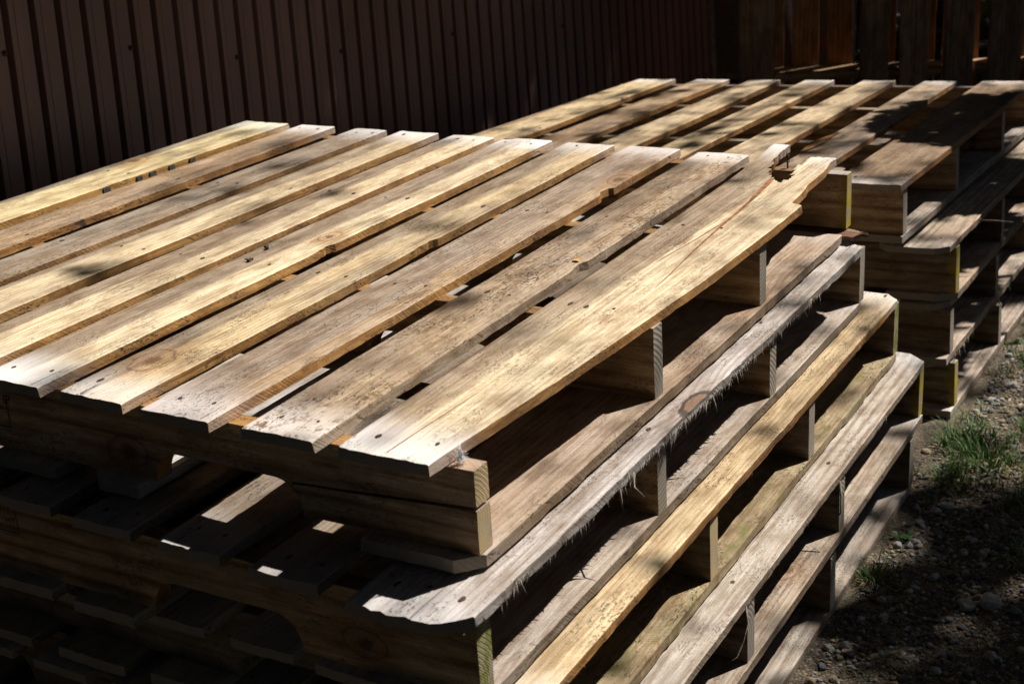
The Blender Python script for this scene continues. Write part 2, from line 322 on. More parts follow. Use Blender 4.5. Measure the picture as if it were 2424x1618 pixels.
# ------------------------------------------------------------------ boards
def board_mesh(L, x0, x1, x2, x3, T, seed, nails=(), cham=(0, 0, 0, 0), wane=1.0, cup=0.0, warp=0.0, mask=None, flare=0.0,
               ledge=None, redge=None, step=.008, cracks=(), endrough=1.0, topz=None):
    """local x = grain (0..L); the board's pallet-X extent is x0..x1 at the near end and x2..x3 at the far end
    (local y = -pallet X).  z from 0 (under) to T."""
    r = random.Random(seed)
    nx = max(8, int(L/step)); W = abs(x1-x0); ny = max(6, int(W/step)) if mask is None else max(10, int(W/.005))
    us = np.linspace(0, 1, nx+1)
    vs = np.concatenate([[0, .013], np.linspace(.04, .96, ny-1), [.987, 1]])
    ne = [noise1(seed*7+k, s) for k, s in enumerate((.18, .05, .014, .18, .05, .014, .3, .01, .01, .2, .2, .022, .022, .005))]
    X = us*L
    def edge(a, b, k, extra=None):
        e = a+(b-a)*us+.0004*ne[k](X)*wane+.0003*ne[k+1](X)*wane+.00055*np.maximum(0, ne[k+2](X)-.35)*(1 if k else -1)*wane*1.5
        return e+extra(X) if extra is not None else e
    lt, rtp = edge(x0, x2, 0, ledge), edge(x1, x3, 3, redge)
    lb = lt-.0006*(1+ne[11](X))*wane; rb = rtp+(.0006*ne[12](X)+.0003*ne[9](X))*wane+flare*(.75+.25*ne[10](X))
    P_t = np.zeros((len(us), len(vs), 3)); P_b = np.zeros_like(P_t)
    for j, v in enumerate(vs):
        for (A, l_, r_) in ((P_t, lt, rtp), (P_b, lb, rb)):
            px = l_+(r_-l_)*v
            dl, dr = v*W, (1-v)*W
            s0 = max(0, cham[0]-dl, cham[1]-dr)+(.0012*float(ne[7](v*W+3))+.0005*r.uniform(-1, 1))*endrough+.0012*endrough
            s1 = L-max(0, cham[2]-dl, cham[3]-dr)-(.0012*float(ne[8](v*W+7))+.0005*r.uniform(-1, 1))*endrough-.0012*endrough
            A[:, j, 0] = s0+(s1-s0)*us
            A[:, j, 1] = -px
    vv = vs[None, :]; bend = warp*np.sin(us*math.pi)[:, None]+cup*((vv-.5)**2*4-.33)
    und = .0006*ne[6](X)[:, None]
    rough = np.random.RandomState(seed).uniform(-1, 1, (len(us), len(vs)))*.00018
    P_t[:, :, 2] = T+bend+und+rough; P_b[:, :, 2] = bend*.9+und
    P_t[:, 0, 2] -= .0012; P_t[:, -1, 2] -= .0012; P_t[0, :, 2] -= .0006; P_t[-1, :, 2] -= .0006
    if topz is not None:
        dz = topz(P_t[:, :, 0], -P_t[:, :, 1]); P_t[:, :, 2] += dz; P_b[:, :, 2] += dz
    n0, n1 = nx, len(vs)-1
    keep = np.ones((n0, n1), bool)
    if mask is not None:
        cxm = (P_t[:-1, :-1, 0]+P_t[1:, 1:, 0])/2; cym = -(P_t[:-1, :-1, 1]+P_t[1:, 1:, 1])/2
        keep = ~mask(cxm, cym)
        # only jitter along the broken boundary
        jr = np.random.RandomState(seed+5)
        for i in range(1, n0):
            for j in range(1, n1):
                q = keep[i-1:i+1, j-1:j+1]
                if q.any() and not q.all():
                    dx_, dy_ = jr.uniform(-.0028, .0028), jr.uniform(-.0015, .0015)
                    P_t[i, j, 0] += dx_; P_b[i, j, 0] += dx_+jr.uniform(-.004, .004); P_t[i, j, 1] += dy_; P_b[i, j, 1] += dy_
    mb = MB(); sy = len(vs)
    tv = P_t.reshape(-1, 3); bv = P_b.reshape(-1, 3)
    I = lambda i, j: i*sy+j
    ft = [(I(i, j), I(i, j+1), I(i+1, j+1), I(i+1, j))[::-1] for i in range(n0) for j in range(n1) if keep[i, j]]
    # orientation: y = -px so flip
    mb.add(tv, ft, 0, True)
    mb.add(bv, [f[::-1] for f in ft], 0, True)
    def wall(pairs, mat):
        for (a, b) in pairs:
            ta, tb, ba, bb = tv[a], tv[b], bv[a], bv[b]
            ma, mm = (ta+ba)/2, (tb+bb)/2
            mb.add([ta, tb, mm, ma, bb, ba], [(0, 1, 2, 3), (3, 2, 4, 5)], mat)
    lp, rp, n_, f_ = [], [], [], []
    br = []
    for i in range(n0):
        for j in range(n1):
            if not keep[i, j]: continue
            if j == 0: lp.append((I(i, 0), I(i+1, 0)))
            elif not keep[i, j-1]: br.append((I(i, j), I(i+1, j)))
            if j == n1-1: rp.append((I(i+1, n1), I(i, n1)))
            elif not keep[i, j+1]: br.append((I(i+1, j+1), I(i, j+1)))
            if i == 0: n_.append((I(0, j+1), I(0, j)))
            elif not keep[i-1, j]: br.append((I(i, j+1), I(i, j)))
            if i == n0-1: f_.append((I(n0, j), I(n0, j+1)))
            elif not keep[i+1, j]: br.append((I(i+1, j), I(i+1, j+1)))
    wall(lp, 1); wall(rp, 1); wall(n_, 2); wall(f_, 2); wall(br, 1)
    # nail heads sunk in the face
    zt = lambda px, yy: float(np.interp(yy, X, P_t[:, sy//2, 2]))+cup*(((px-x0)/max(1e-6, x1-x0)-.5)**2*4)
    for (yy, fr) in nails:
        px = (x0+(x1-x0)*fr)+(x2-x0)*yy/L+r.uniform(-.006, .006); yy += r.uniform(-.006, .006)
        zz = zt(px, yy)+.0007; R = r.uniform(.0019, .0034); el = r.uniform(1.0, 2.2)
        k = 9; pts = [(yy+R*el*math.cos(a)*r.uniform(.75, 1.1), -px+R*math.sin(a)*r.uniform(.75, 1.1), zz) for a in [2*math.pi*q/k for q in range(k)]]
        mb.add(pts+[(yy, -px, zz+.0001)], [(q, (q+1) % k, k) for q in range(k)], 3, False)
    for path in cracks:      # narrow splits: (y, x, width)
        top, bot = [], []
        for (yy, px, wd) in path:
            zz = zt(px, yy)+.0005
            if topz is not None: zz += float(topz(np.array(yy), np.array(px)))
            top.append((yy, -(px-wd/2), zz)); bot.append((yy, -(px+wd/2), zz))
        n = len(path); mb.add(top+bot, [(q+1, q, n+q, n+q+1) for q in range(n-1)], 4, False)
    return mb

def fray(mb, L, xe, z0, z1, seed, n, lo=.004, hi=.02, region=(0, 1), mat=1):
    r = random.Random(seed)
    for _ in range(n):
        u = r.uniform(*region); u = u if r.random() < .7 else min(1, max(0, r.choice([.12, .2, .3, .5, .55, .8])+r.gauss(0, .03)))
        yy = u*L; ln = r.uniform(lo, hi)*(1 if r.random() < .75 else 1.7)
        zz = r.uniform(z0, z1); px = xe(yy)
        w = r.uniform(.0005, .0013)*(.6+ln*40)
        p0 = Vector((yy, -px+.001, zz)); d = Vector((-r.uniform(.0, 1.3), -r.uniform(.0, .5), -1)).normalized()
        bd = Vector((r.uniform(-.15, .15), r.uniform(-.15, .15), 0))
        p1 = p0+d*ln*.5; p2 = p0+(d+bd).normalized()*ln
        mb.tube([p0, p1, p2], [w, w*.7, w*.1], 4, mat)

def add_board(parent, name, y0, L, xs, T, z, seed, mats, tint=(1, 1, 1), wth=.3, mb=None, **kw):
    x0, x1, x2, x3 = xs if len(xs) == 4 else (xs[0], xs[1], xs[0], xs[1])
    m = mb or board_mesh(L, x0, x1, x2, x3, T, seed, **kw)
    o = link(name, m.mesh(name), mats, parent, (0, y0, z), (0, 0, math.pi/2))
    o.color = (tint[0], tint[1], tint[2], wth)
    return o

def stringer_mesh(L, T, Hh, seed, notches=((-.21, -.41), (-.83, -1.03)), nh=.038, split=None, full=True):
    """local x from -L to 0, y 0..T, z 0..Hh, rounded notches cut from below."""
    e1, e2, e3 = noise1(seed, .12), noise1(seed+1, .01), noise1(seed+2, .15)
    xs = set(np.round(np.linspace(-L, 0, int(L/.008)+1), 5))
    for a, b in notches:
        for k in range(15):
            tt = math.pi/2*k/14
            xs.add(round(a-.034*(1-math.cos(tt)), 5)); xs.add(round(b+.034*(1-math.cos(tt)), 5))
        xs.add(round(a+.0003, 5)); xs.add(round(b-.0003, 5))
    xs = np.array(sorted(xs))
    def zb(x):
        for a, b in notches:
            if b < x < a:
                q = min(a-x, x-b)
                return nh if q >= .034 else nh*math.sqrt(max(0, 1-((.034-q)/.034)**2))
        return 0.0
    ZB = np.array([zb(x) for x in xs])+.0005*e1(xs)*(0 if False else 1)
    ZT = Hh+.0005*e3(xs)
    mb = MB()
    def strip(xs, zb_, zt_, yo=0.0):
        n = len(xs); rows = 4
        F = []; B = []
        for i in range(n):
            for k in range(rows+1):
                zz = zb_[i]+(zt_[i]-zb_[i])*k/rows
                wv = .0005*float(e3(xs[i]+k*.3))+.0002*float(e2(xs[i]+k))
                ins = .0008 if k in (0, rows) else 0
                F.append((xs[i], yo+ins+wv, zz)); B.append((xs[i], yo+T-ins-wv, zz))
        I = lambda i, k: i*(rows+1)+k
        mb.add(F, [(I(i, k), I(i+1, k), I(i+1, k+1), I(i, k+1)) for i in range(n-1) for k in range(rows)], 0, True)
        mb.add(B, [(I(i, k), I(i, k+1), I(i+1, k+1), I(i+1, k)) for i in range(n-1) for k in range(rows)], 0, True)
        for k, fl in ((0, False), (rows, True)):
            for i in range(n-1):
                q = [F[I(i, k)], F[I(i+1, k)], B[I(i+1, k)], B[I(i, k)]]
                mb.add(q, [(0, 1, 2, 3) if fl else (3, 2, 1, 0)], 1 if abs(q[0][2]-q[1][2]) < .004 else 1)
        for i, fl in ((0, False), (n-1, True)):
            for k in range(rows):
                q = [F[I(i, k)], B[I(i, k)], B[I(i, k+1)], F[I(i, k+1)]]
                mb.add(q, [(0, 1, 2, 3) if fl else (3, 2, 1, 0)], 2)
    if split:      # split = (x_end, z at x=0, z at x_end)
        xe, z0, z1 = split; cz = noise1(seed+9, .05)
        m = xs >= xe-1e-6
        crack = z0+(z1-z0)*(xs/xe)+.0012*cz(xs)
        zb2 = ZB.copy(); zb2[m] = crack[m]+.0018+.0018*(1-xs[m]/xe)
        strip(xs, zb2, ZT)
        xm = xs[m]; top = crack[m]-.0006
        strip(xm, np.minimum(ZB[m], top-.0005), np.maximum(top, ZB[m]+.0004), yo=.0)
    else:
        strip(xs, ZB, ZT)
    return mb

H = .089; T = .0125; TB = .0145; TS = .025
def make_pallet(name, loc, rot, label, group, seed, ys, deck, base, mats, deck_y=(-.027, 1.198), base_y=(-.02, 1.17), L=1.24,
                strmats=None, endmats=None, split=None, skip_deck=(), deckopt=None, baseopt=None):
    root = empty(name, loc, rot); tag(root, label, 'pallet', group)
    r = random.Random(seed)
    for k, y in enumerate(ys):
        mb = stringer_mesh(L, TS, H, seed*10+k, split=split if k == 0 else None)
        em = (endmats or {}).get(k, W_SEND)
        o = link('stringer', mb.mesh('stringer'), [strmats or W_STR, W_SIDE if strmats is None else W_SIDEG, em], root, (0, y, 0))
        g = r.uniform(.8, 1.1); o.color = (g, g*r.uniform(.95, 1.02), g*r.uniform(.9, 1.02), r.uniform(.1, .45))
        if k == 0: root['front'] = o.name
        if em is W_YPAINT: o['paint'] = 1.0
        if em is W_YPAINT: o['label'] = 'stringer with a yellow painted end'
        if em is W_MOSSEND: o['label'] = 'stringer with a green mossy end'
    nl = [y+TS/2 for y in ys]
    for k, xs in enumerate(deck):
        op = dict((deckopt or {}).get(k, {}))
        mt = op.pop('mats', None) or mats[k % len(mats)]
        lab = op.pop('label', None); tint = op.pop('tint', None); w = op.pop('w', r.uniform(.0, .5)); fr = op.pop('fray', None); kn = op.pop('knot', None); ht = op.pop('heart', None); ck = op.pop('crackmat', M_SPLIT)
        dy0 = op.pop('y0', deck_y[0]+r.uniform(-.004, .004)); dy1 = op.pop('y1', deck_y[1]+r.uniform(-.005, .005))
        wide = abs(xs[1]-xs[0]) > .115
        nails = [(y-dy0, f) for y in nl for f in ((.2, .5, .8) if wide else (.27, .73)) if r.random() < .8]
        xx = xs if len(xs) == 4 else (xs[0], xs[1], xs[0], xs[1])
        cks = []
        for _c in range(r.choice([0, 1, 1, 2, 3])):
            f0 = r.uniform(.12, .88); a = r.choice([0, 0, 1, 2]); ln = r.uniform(.03, .13); yb = 0 if a == 0 else (dy1-dy0 if a == 1 else r.uniform(.2, 1)); sg = -1 if a == 1 else 1
            pth = []; px0 = xs[0]+(xs[1]-xs[0])*f0; w0 = r.uniform(.0006, .0016)
            for q in range(8):
                u = q/7; yy_ = yb+sg*(.004+ln*u); off = ((xs[2]-xs[0])*yy_/(dy1-dy0)) if len(xs) == 4 else 0
                pth.append((yy_, px0+off+.004*u*r.uniform(-1, 1)*.4+.004*u*(f0-.5), w0*(1-u) if a != 2 else w0*math.sin(math.pi*min(.97, max(.03, u)))))
            if sg < 0: pth = pth[::-1]
            cks.append(pth)
        kw = dict(cracks=cks, nails=nails, cup=r.uniform(-.0010, .0016), warp=r.uniform(-.0005, .0012), wane=r.uniform(.7, 1.5)); kw.update(op)
        mb = board_mesh(dy1-dy0, *xx, T, seed*100+k, **kw)
        if fr: 
            for a in fr: fray(mb, dy1-dy0, lambda yy: xx[1]+(xx[3]-xx[1])*yy/(dy1-dy0), .002, T*.6, seed+k, *a)
        g = r.uniform(.86, 1.1)
        o = add_board(root, 'deck_board', dy0, dy1-dy0, xx, T, H+.0006, 0, list(mt)+[W_END, M_NAIL, ck], tint or (g, g*r.uniform(.95, 1.0), g*r.uniform(.88, 1.0)), w, mb=mb)
        if kn: o['knot'] = (kn[1]-dy0, -kn[0], kn[2])
        if ht: o['heart'] = (-(xs[1]+(xs[0]-xs[1])*ht[0]), ht[1], ht[2])
        if lab: o['label'] = lab
    for k, xs in enumerate(base):
        kn = None
        op = dict((baseopt or {}).get(k, {}))
        mt = op.pop('mats', None) or (W_GREY, W_SIDEG); lab = op.pop('label', None); w = op.pop('w', r.uniform(.2, .8)); tint = op.pop('tint', None); kn = op.pop('knot', None)
        fr = op.pop('fray', None)
        y0 = op.pop('y0', base_y[0]+r.uniform(-.004, .004)); y1 = op.pop('y1', base_y[1]+r.uniform(-.004, .004))
        kw = dict(wane=r.uniform(.7, 1.3)); kw.update(op)
        mb = board_mesh(y1-y0, xs[0], xs[1], xs[0], xs[1], TB, seed*100+50+k, **kw)
        if fr: 
            for a in fr: fray(mb, y1-y0, lambda yy: xs[1], .0, T*.5, seed+k, *a)
        g = r.uniform(.8, 1.05)
        o = add_board(root, 'base_board', y0, y1-y0, xs, TB, -TB-.0006, 0, list(mt)+[W_END, M_NAIL, M_CRACK], tint or (g, g, g*r.uniform(.9, 1)), w, mb=mb)
        if kn: o['knot'] = (kn[1]-y0, -kn[0], kn[2])
        if lab: o['label'] = lab
    return root

BASE = [(-.128, .0), (-.512, -.422), (-.655, -.549), (-.80, -.70), (-1.24, -1.11)]
T1 = (W_TOP, W_SIDE); TC = (W_CREAM, W_SIDE); TT = (W_TAN, W_SIDE); TD = (W_DIRTY, W_SIDEG); TG = (W_GREY, W_SIDEG); TY = (W_YEL, W_SIDE)
NEAR = 'pallets stacked in the near stack'; FAR = 'pallets stacked in the far stack'

# --- top pallet of the near stack: eleven slats described left by left
def a_right(X):            # bowed right edge of the front board, relative to the straight line
    y = X-.028-.014
    yk = np.linspace(-.1, 1.4, 301); b0 = np.interp(yk, [-.04, .2, .39, .55, .80, .905], [0, .017, .027, .035, .037, .036])
    ker = np.hanning(31); ker /= ker.sum(); b0 = np.convolve(np.pad(b0, 15, 'edge'), ker, 'valid')
    b = np.where(y < .908, np.interp(y, yk, b0), np.interp(y, [.908, .915, .99, 1.02, 1.11, 1.165, 1.3], [.036, .018, .012, .007, .005, -.003, .002]))
    return b
def a_mask(X, PX):
    y = X-.028-.016; PX = PX+.0058
    lo = np.interp(y, [1.015, 1.03, 1.045, 1.055, 1.065, 1.10, 1.14, 1.18, 1.22, 1.26], [-.066, -.075, -.088, -.092, -.097, -.108, -.115, -.118, -.119, -.119])
    hi = np.interp(y, [1.015, 1.03, 1.04, 1.047, 1.09, 1.115, 1.143, 1.19, 1.26], [-.066, -.060, -.058, -.056, -.064, -.071, -.069, -.067, -.067])
    m = (y > 1.018) & (PX > lo) & (PX < hi)
    m |= (y > 1.189) & (PX > -.09)
    return m
def a_top(X, PX):
    y = X-.028-.016; s = np.clip((y-1.0)/.2, 0, 1)
    return .009*s*s*np.clip((-.09-PX)/.03, 0, 1)
rr = random.Random(3)
cr1 = [(.028+y+.015, x-.0055+rr.uniform(-.0006, .0006), w) for y, x, w in
       [(1.036, -.081, .007), (1.0, -.0775, .0085), (.951, -.0725, .007), (.90, -.068, .0055), (.843, -.064, .005), (.80, -.0615, .004),
        (.755, -.0585, .004), (.70, -.056, .0028), (.64, -.050, .002), (.58, -.044, .0016), (.53, -.040, .001), (.49, -.036, .0004)]]
cr2 = [(.028+y+.014, x-.0055, w) for y, x, w in [(.80, -.063, .0006), (.75, -.066, .0022), (.70, -.069, .0012), (.64, -.074, .0014), (.58, -.078, .0002)]]
cr3 = [(.028+y, x-.0045, w) for y, x, w in [(-.02, -.078, .0012), (.05, -.076, .0008), (.14, -.072, .0004)]]
deck1 = [(-.135, -.032, -.152, -.031), (-.258, -.166, -.272, -.177), (-.391, -.296, -.404, -.304), (-.512, -.416, -.522, -.427),
         (-.640, -.543, -.653, -.553), (-.757, -.659, -.764, -.672), (-.873, -.780, -.879, -.793), (-.982, -.895, -.985, -.909),
         (-1.104, -1.014, -1.117, -1.033), (-1.247, -1.137, -1.256, -1.144)]
deck1 = [deck1[0]]+[(a+.0035, b-.001, c_+.0035, d-.001) for a, b, c_, d in deck1[1:]]
def dip(c, wd, amp):      # knocked-out bites along an edge
    nz = noise1(int(c*1000), .004)
    return lambda X: -amp*np.exp(-((X-c)/np.where(X < c, wd, wd*.22))**2)*(1+.45*nz(X))
dopt1 = {
 0: dict(mats=TC, w=-.05, tint=(1.0, .97, .93), crackmat=M_CRACK, mask=a_mask, redge=a_right, topz=a_top, y1=1.240, y0=-.028, cracks=[cr1, cr2, cr3], cup=.0005, warp=0,
         label='wide pale front board, split and broken at its far end', step=.006, heart=(.5, .75, 0.0), flare=.001,
         nails=[(.028+y+.012, f) for y, f in ((0, .25), (0, .8), (.407, .25), (.407, .53), (.407, .8), (.76, .3), (.76, .8), (1.15, .12))]),
 1: dict(mats=TD, w=.22, tint=(1.02, .95, .88), redge=dip(.60, .03, .006), wane=1.8, flare=.002, label='grey board covered in brown lichen specks'),
 2: dict(mats=TT, w=.30, tint=(1.05, 1.0, .96), redge=dip(.95, .04, .008), wane=1.5, label='board with swirling grain and whitened ends', knot=(-.315, .98, .02), heart=(.3, .9, .3), flare=.001),
 3: dict(mats=T1, w=.12, tint=(1.0, .97, .90), redge=dip(.62, .04, .006), wane=1.3, label='board with a large round knot near its front end', knot=(-.474, .085, .021), heart=(.55, .9, .35), flare=.0),
 4: dict(mats=TC, w=-.1, tint=(1.02, 1, .97), heart=(.55, 1, .1), flare=.0015, knot=(-.575, .56, .014), redge=dip(.55, .03, .007), wane=1.4),
 5: dict(mats=TC, w=.0, tint=(.98, .95, .90), heart=(.62, 1, .1), flare=.001),
 6: dict(mats=TC, w=.1, tint=(.95, .92, .86), heart=(.68, .9, .2), flare=.001),
 7: dict(mats=TT, w=.45, tint=(1.0, 1.0, .97), flare=.001),
 8: dict(mats=TT, w=.25, tint=(1.0, .95, .90), flare=.001),
 9: dict(mats=TC, w=-.1, tint=(.92, .90, .74), heart=(.72, 1, 1.0), flare=.002, label='yellowish board with a grey stripe along its far edge', knot=(-1.228, .85, .018)),
}
p1 = make_pallet('pallet', (0, 0, 0), (0, 0, 0), 'topmost pallet of the near stack, sunlit slats, broken front board', NEAR, 11,
    [0, .4067, .7604, 1.155], deck1, [(-.128, .003)]+BASE[1:], [TC, TT],
    strmats=None, endmats={0: W_SEND, 1: W_SENDG, 2: W_SENDG, 3: W_YPAINT}, split=(-.222, .047, .034), deckopt=dopt1,
    baseopt={0: dict(mats=(W_GREY, W_SIDEG), w=.25, tint=(.88, .80, .72), cham=(0, .022, 0, 0), y1=1.125, redge=lambda X: -.0*X, wane=1.5),
             1: dict(w=.9, tint=(.9, .95, 1), cham=(.03, 0, 0, 0)), 2: dict(w=.9)})
bpy.data.objects[p1['front']]['knot'] = (-.445, .030, .018)
# --- second pallet, silver frayed edge board
d2 = [(-.119, .008, -.119, .008)]+[(-.119-.1255*k, -.036-.1255*k, -.119-.1255*k, -.036-.1255*k) for k in range(1, 9)]+[(-1.24, -1.12)]
p2 = make_pallet('pallet', (.025, 0, -.1222), (0, 0, 0), 'second pallet from the top of the near stack, silver board with frayed splintered edge', NEAR, 12,
    [-.055, .354, .733, 1.154], d2, [(-.125, .0)]+BASE[1:], [TG, TG], strmats=None, deck_y=(-.09, 1.15), base_y=(-.075, 1.165),
    endmats={0: W_MOSSEND, 1: W_SENDG, 2: W_SENDG, 3: W_SENDG},
    deckopt={0: dict(w=.95, tint=(1.02, 1.03, 1.05), cham=(0, .028, 0, .03), y0=-.098, y1=1.163, wane=2.2, 
                     fray=[(2400, .0015, .0055, (.035, .97)), (520, .004, .012, (.06, .8)), (60, .008, .018, (.12, .6))], label='silver grey edge board with a frayed splintered edge', endrough=2)}|
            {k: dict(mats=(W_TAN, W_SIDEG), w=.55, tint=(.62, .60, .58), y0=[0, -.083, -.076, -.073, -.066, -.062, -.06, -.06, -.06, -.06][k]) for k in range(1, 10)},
    baseopt={0: dict(mats=(W_GREY, W_SIDEG), w=.6, tint=(.85, .82, .78), y0=-.07)})
bpy.data.objects[p2['front']]['knot'] = (-.13, .03, .016)
# --- third pallet, yellowish edge board over a mossy base board
d3 = [(-.118, .004), (-.24, -.14), (-.355, -.27), (-.478, -.392)]+[(-.479-.125*k, -.392-.125*k) for k in range(1, 6)]+[(-1.24, -1.12)]
p3 = make_pallet('pallet', (.058, 0, -.2444), (0, 0, 0), 'middle pallet of the near stack, yellow edge board above a mossy green base board', NEAR, 13,
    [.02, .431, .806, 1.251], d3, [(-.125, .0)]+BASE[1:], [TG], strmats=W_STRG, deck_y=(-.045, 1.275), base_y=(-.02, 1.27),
    endmats={0: W_SENDG, 1: W_SEND, 2: W_SENDG, 3: W_MOSSEND},
    deckopt={0: dict(mats=TY, w=.0, tint=(1.03, .98, .90), cham=(0, .02, 0, .022), wane=1.5, label='yellow edge board with dark bark patches',
                     fray=[(120, .002, .006)])},
    baseopt={0: dict(mats=(W_MOSS, W_MOSS), w=.1, wane=1.8, label='green mossy base board', tint=(1.1, 1.08, 1.0))})
# --- fourth pallet, striped edge board
p4 = make_pallet('pallet', (.097, 0, -.3666), (0, 0, 0), 'second pallet from the ground in the near stack, pale striped edge board', NEAR, 14,
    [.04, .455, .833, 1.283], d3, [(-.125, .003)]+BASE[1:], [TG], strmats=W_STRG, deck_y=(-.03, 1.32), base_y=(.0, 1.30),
    endmats={0: W_SENDG, 1: W_SENDG, 2: W_SENDG, 3: W_YPAINT},
    deckopt={0: dict(mats=(W_STRIPE, W_SIDEG), w=.35, tint=(1.08, 1.08, 1.07), cham=(0, .02, 0, .03), wane=1.0, label='pale pine edge board with long stripes',
                     fray=[(60, .003, .009, (.05, .9))])},
    baseopt={0: dict(mats=(W_GREY, W_SIDEG), w=.35, tint=(.92, .88, .82), label='grey base board with a brown knot', knot=(-.03, .697, .016))})
p5 = make_pallet('pallet', (.094, 0, -.4888), (0, 0, 0), 'bottom pallet of the near stack, its base board lying on the gravel', NEAR, 15,
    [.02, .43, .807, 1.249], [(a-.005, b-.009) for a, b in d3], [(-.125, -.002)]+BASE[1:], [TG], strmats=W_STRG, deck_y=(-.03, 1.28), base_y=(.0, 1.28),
    endmats={k: W_SENDG for k in range(4)},
    baseopt={0: dict(mats=(W_STRIPE, W_SIDEG), w=.5, tint=(.95, .93, .90))})

# --- far stack
QROT = (-.0208, -.0362, -.0228)
dq = [(-.126, .006, -.1265, .003), (-.272, -.178, -.271, -.19), (-.432, -.336, -.4275, -.344), (-.590, -.498, -.586, -.507),
      (-.753, -.657, -.743, -.657), (-.925, -.82, -.90, -.805), (-1.13, -.975, -1.076, -.964)]
BQ = [(-.13, .0), (-.5, -.40), (-.68, -.58), (-1.13, -1.0)]
def q_break(X, PX):
    y = X-.032
    return (PX > -.215-(y-.235)*.1) & (y > .235) & (y < .47) & (PX > -.02-np.interp(y, [.235, .47], [.19, .165]))*False
q1 = make_pallet('pallet', (-.0058, 1.5317, -.1174), QROT, 'topmost pallet of the far stack, seven widely spaced slats in dappled sun', FAR, 21,
    [0, .369, .768, 1.08], dq, BQ, [TT], strmats=W_STR, deck_y=(-.033, 1.105), L=1.13, base_y=(-.01, 1.10),
    endmats={k: W_SENDG for k in range(4)},
    deckopt={0: dict(mats=TT, w=.1, tint=(.92, .85, .78), wane=.6, label='widest slat, crossed by a large round shadow', endrough=2.5),
             1: dict(mats=TT, w=.45, tint=(.95, .9, .85), label='cracked slat with a long splinter lifting at its near end'),
             2: dict(mats=TC, w=.1, tint=(.80, .74, .66)), 3: dict(mats=TC, w=.0, tint=(.86, .80, .70)),
             4: dict(mats=TC, w=.15, tint=(.78, .72, .64)), 5: dict(mats=TT, w=.15, tint=(1.0, .92, .80)), 6: dict(mats=TC, w=-.1, tint=(.85, .78, .66))})
# splinter on the second slat
mb = MB()
mb.add([(-.272, .20, 0), (-.262, .22, .002), (-.252, .30, .003), (-.262, .42, .001), (-.285, .30, .001), (-.276, .42, -.004)],
       [(0, 1, 4), (1, 2, 4), (2, 3, 4), (3, 5, 4), (0, 4, 5)], 0)
o = link('splinter', mb.mesh('splinter'), [W_SIDE], q1, (0, 0, H+T+.0022)); o.color = (1.3, 1.2, 1, .1)
q2 = make_pallet('pallet', (.078, 1.61, -.2424-.0045), QROT[:2]+(-.01,), 'second pallet of the far stack, wide ribbed front board and yellow stringer end', FAR, 22,
    [0, .385, .77, 1.08], [(-.135, -.002), (-.27, -.19), (-.43, -.34), (-.59, -.50), (-.75, -.66), (-.92, -.82), (-1.13, -.97)], BQ, [TG], strmats=W_STRG,
    deck_y=(-.055, 1.12), L=1.13, base_y=(-.01, 1.10), endmats={0: W_YPAINT, 1: W_SENDG, 2: W_SENDG, 3: W_SENDG},
    deckopt={0: dict(mats=(W_STRIPE, W_SIDEG), w=.15, tint=(1.0, .94, .86), cham=(.02, .02, 0, 0), wane=1.6, fray=[(30, .004, .012, (.1, .5))])},
    baseopt={0: dict(w=.3, tint=(.9, .82, .74), cham=(0, .03, 0, 0))})
q3 = make_pallet('pallet', (.073, 1.61, -.365-.006), QROT[:2]+(-.01,), 'third pallet of the far stack, grey stringer end over a frayed base board', FAR, 23,
    [0, .385, .77, 1.08], [(-.135, -.004), (-.27, -.19), (-.43, -.34), (-.59, -.50), (-.75, -.66), (-.92, -.82), (-1.13, -.97)], BQ, [TG], strmats=W_STRG,
    deck_y=(-.02, 1.12), L=1.13, base_y=(-.03, 1.10), endmats={k: W_SENDG for k in range(4)},
    deckopt={0: dict(cham=(0, .03, 0, 0), w=.6)},
    baseopt={0: dict(w=.5, tint=(.95, .9, .84), cham=(0, .004, 0, 0), wane=2, fray=[(60, .005, .016, (.05, .4))])})
q4 = make_pallet('pallet', (.079, 1.645, -.4872-.006), QROT[:2]+(-.01,), 'bottom pallet of the far stack, yellow stringer end down by the grass', FAR, 24,
    [0, .385, .77, 1.08], [(-.135, -.012), (-.27, -.19), (-.43, -.34), (-.59, -.50), (-.75, -.66), (-.92, -.82), (-1.13, -.97)], BQ, [TG], strmats=W_STRG,
    deck_y=(-.045, 1.12), L=1.13, base_y=(-.03, 1.10), endmats={0: W_YPAINT, 1: W_SENDG, 2: W_SENDG, 3: W_SENDG},
    deckopt={0: dict(cham=(0, .03, 0, 0), w=.8)}, baseopt={0: dict(w=.5, mats=(W_STRIPE, W_SIDEG), tint=(1.05, 1.0, .95))})

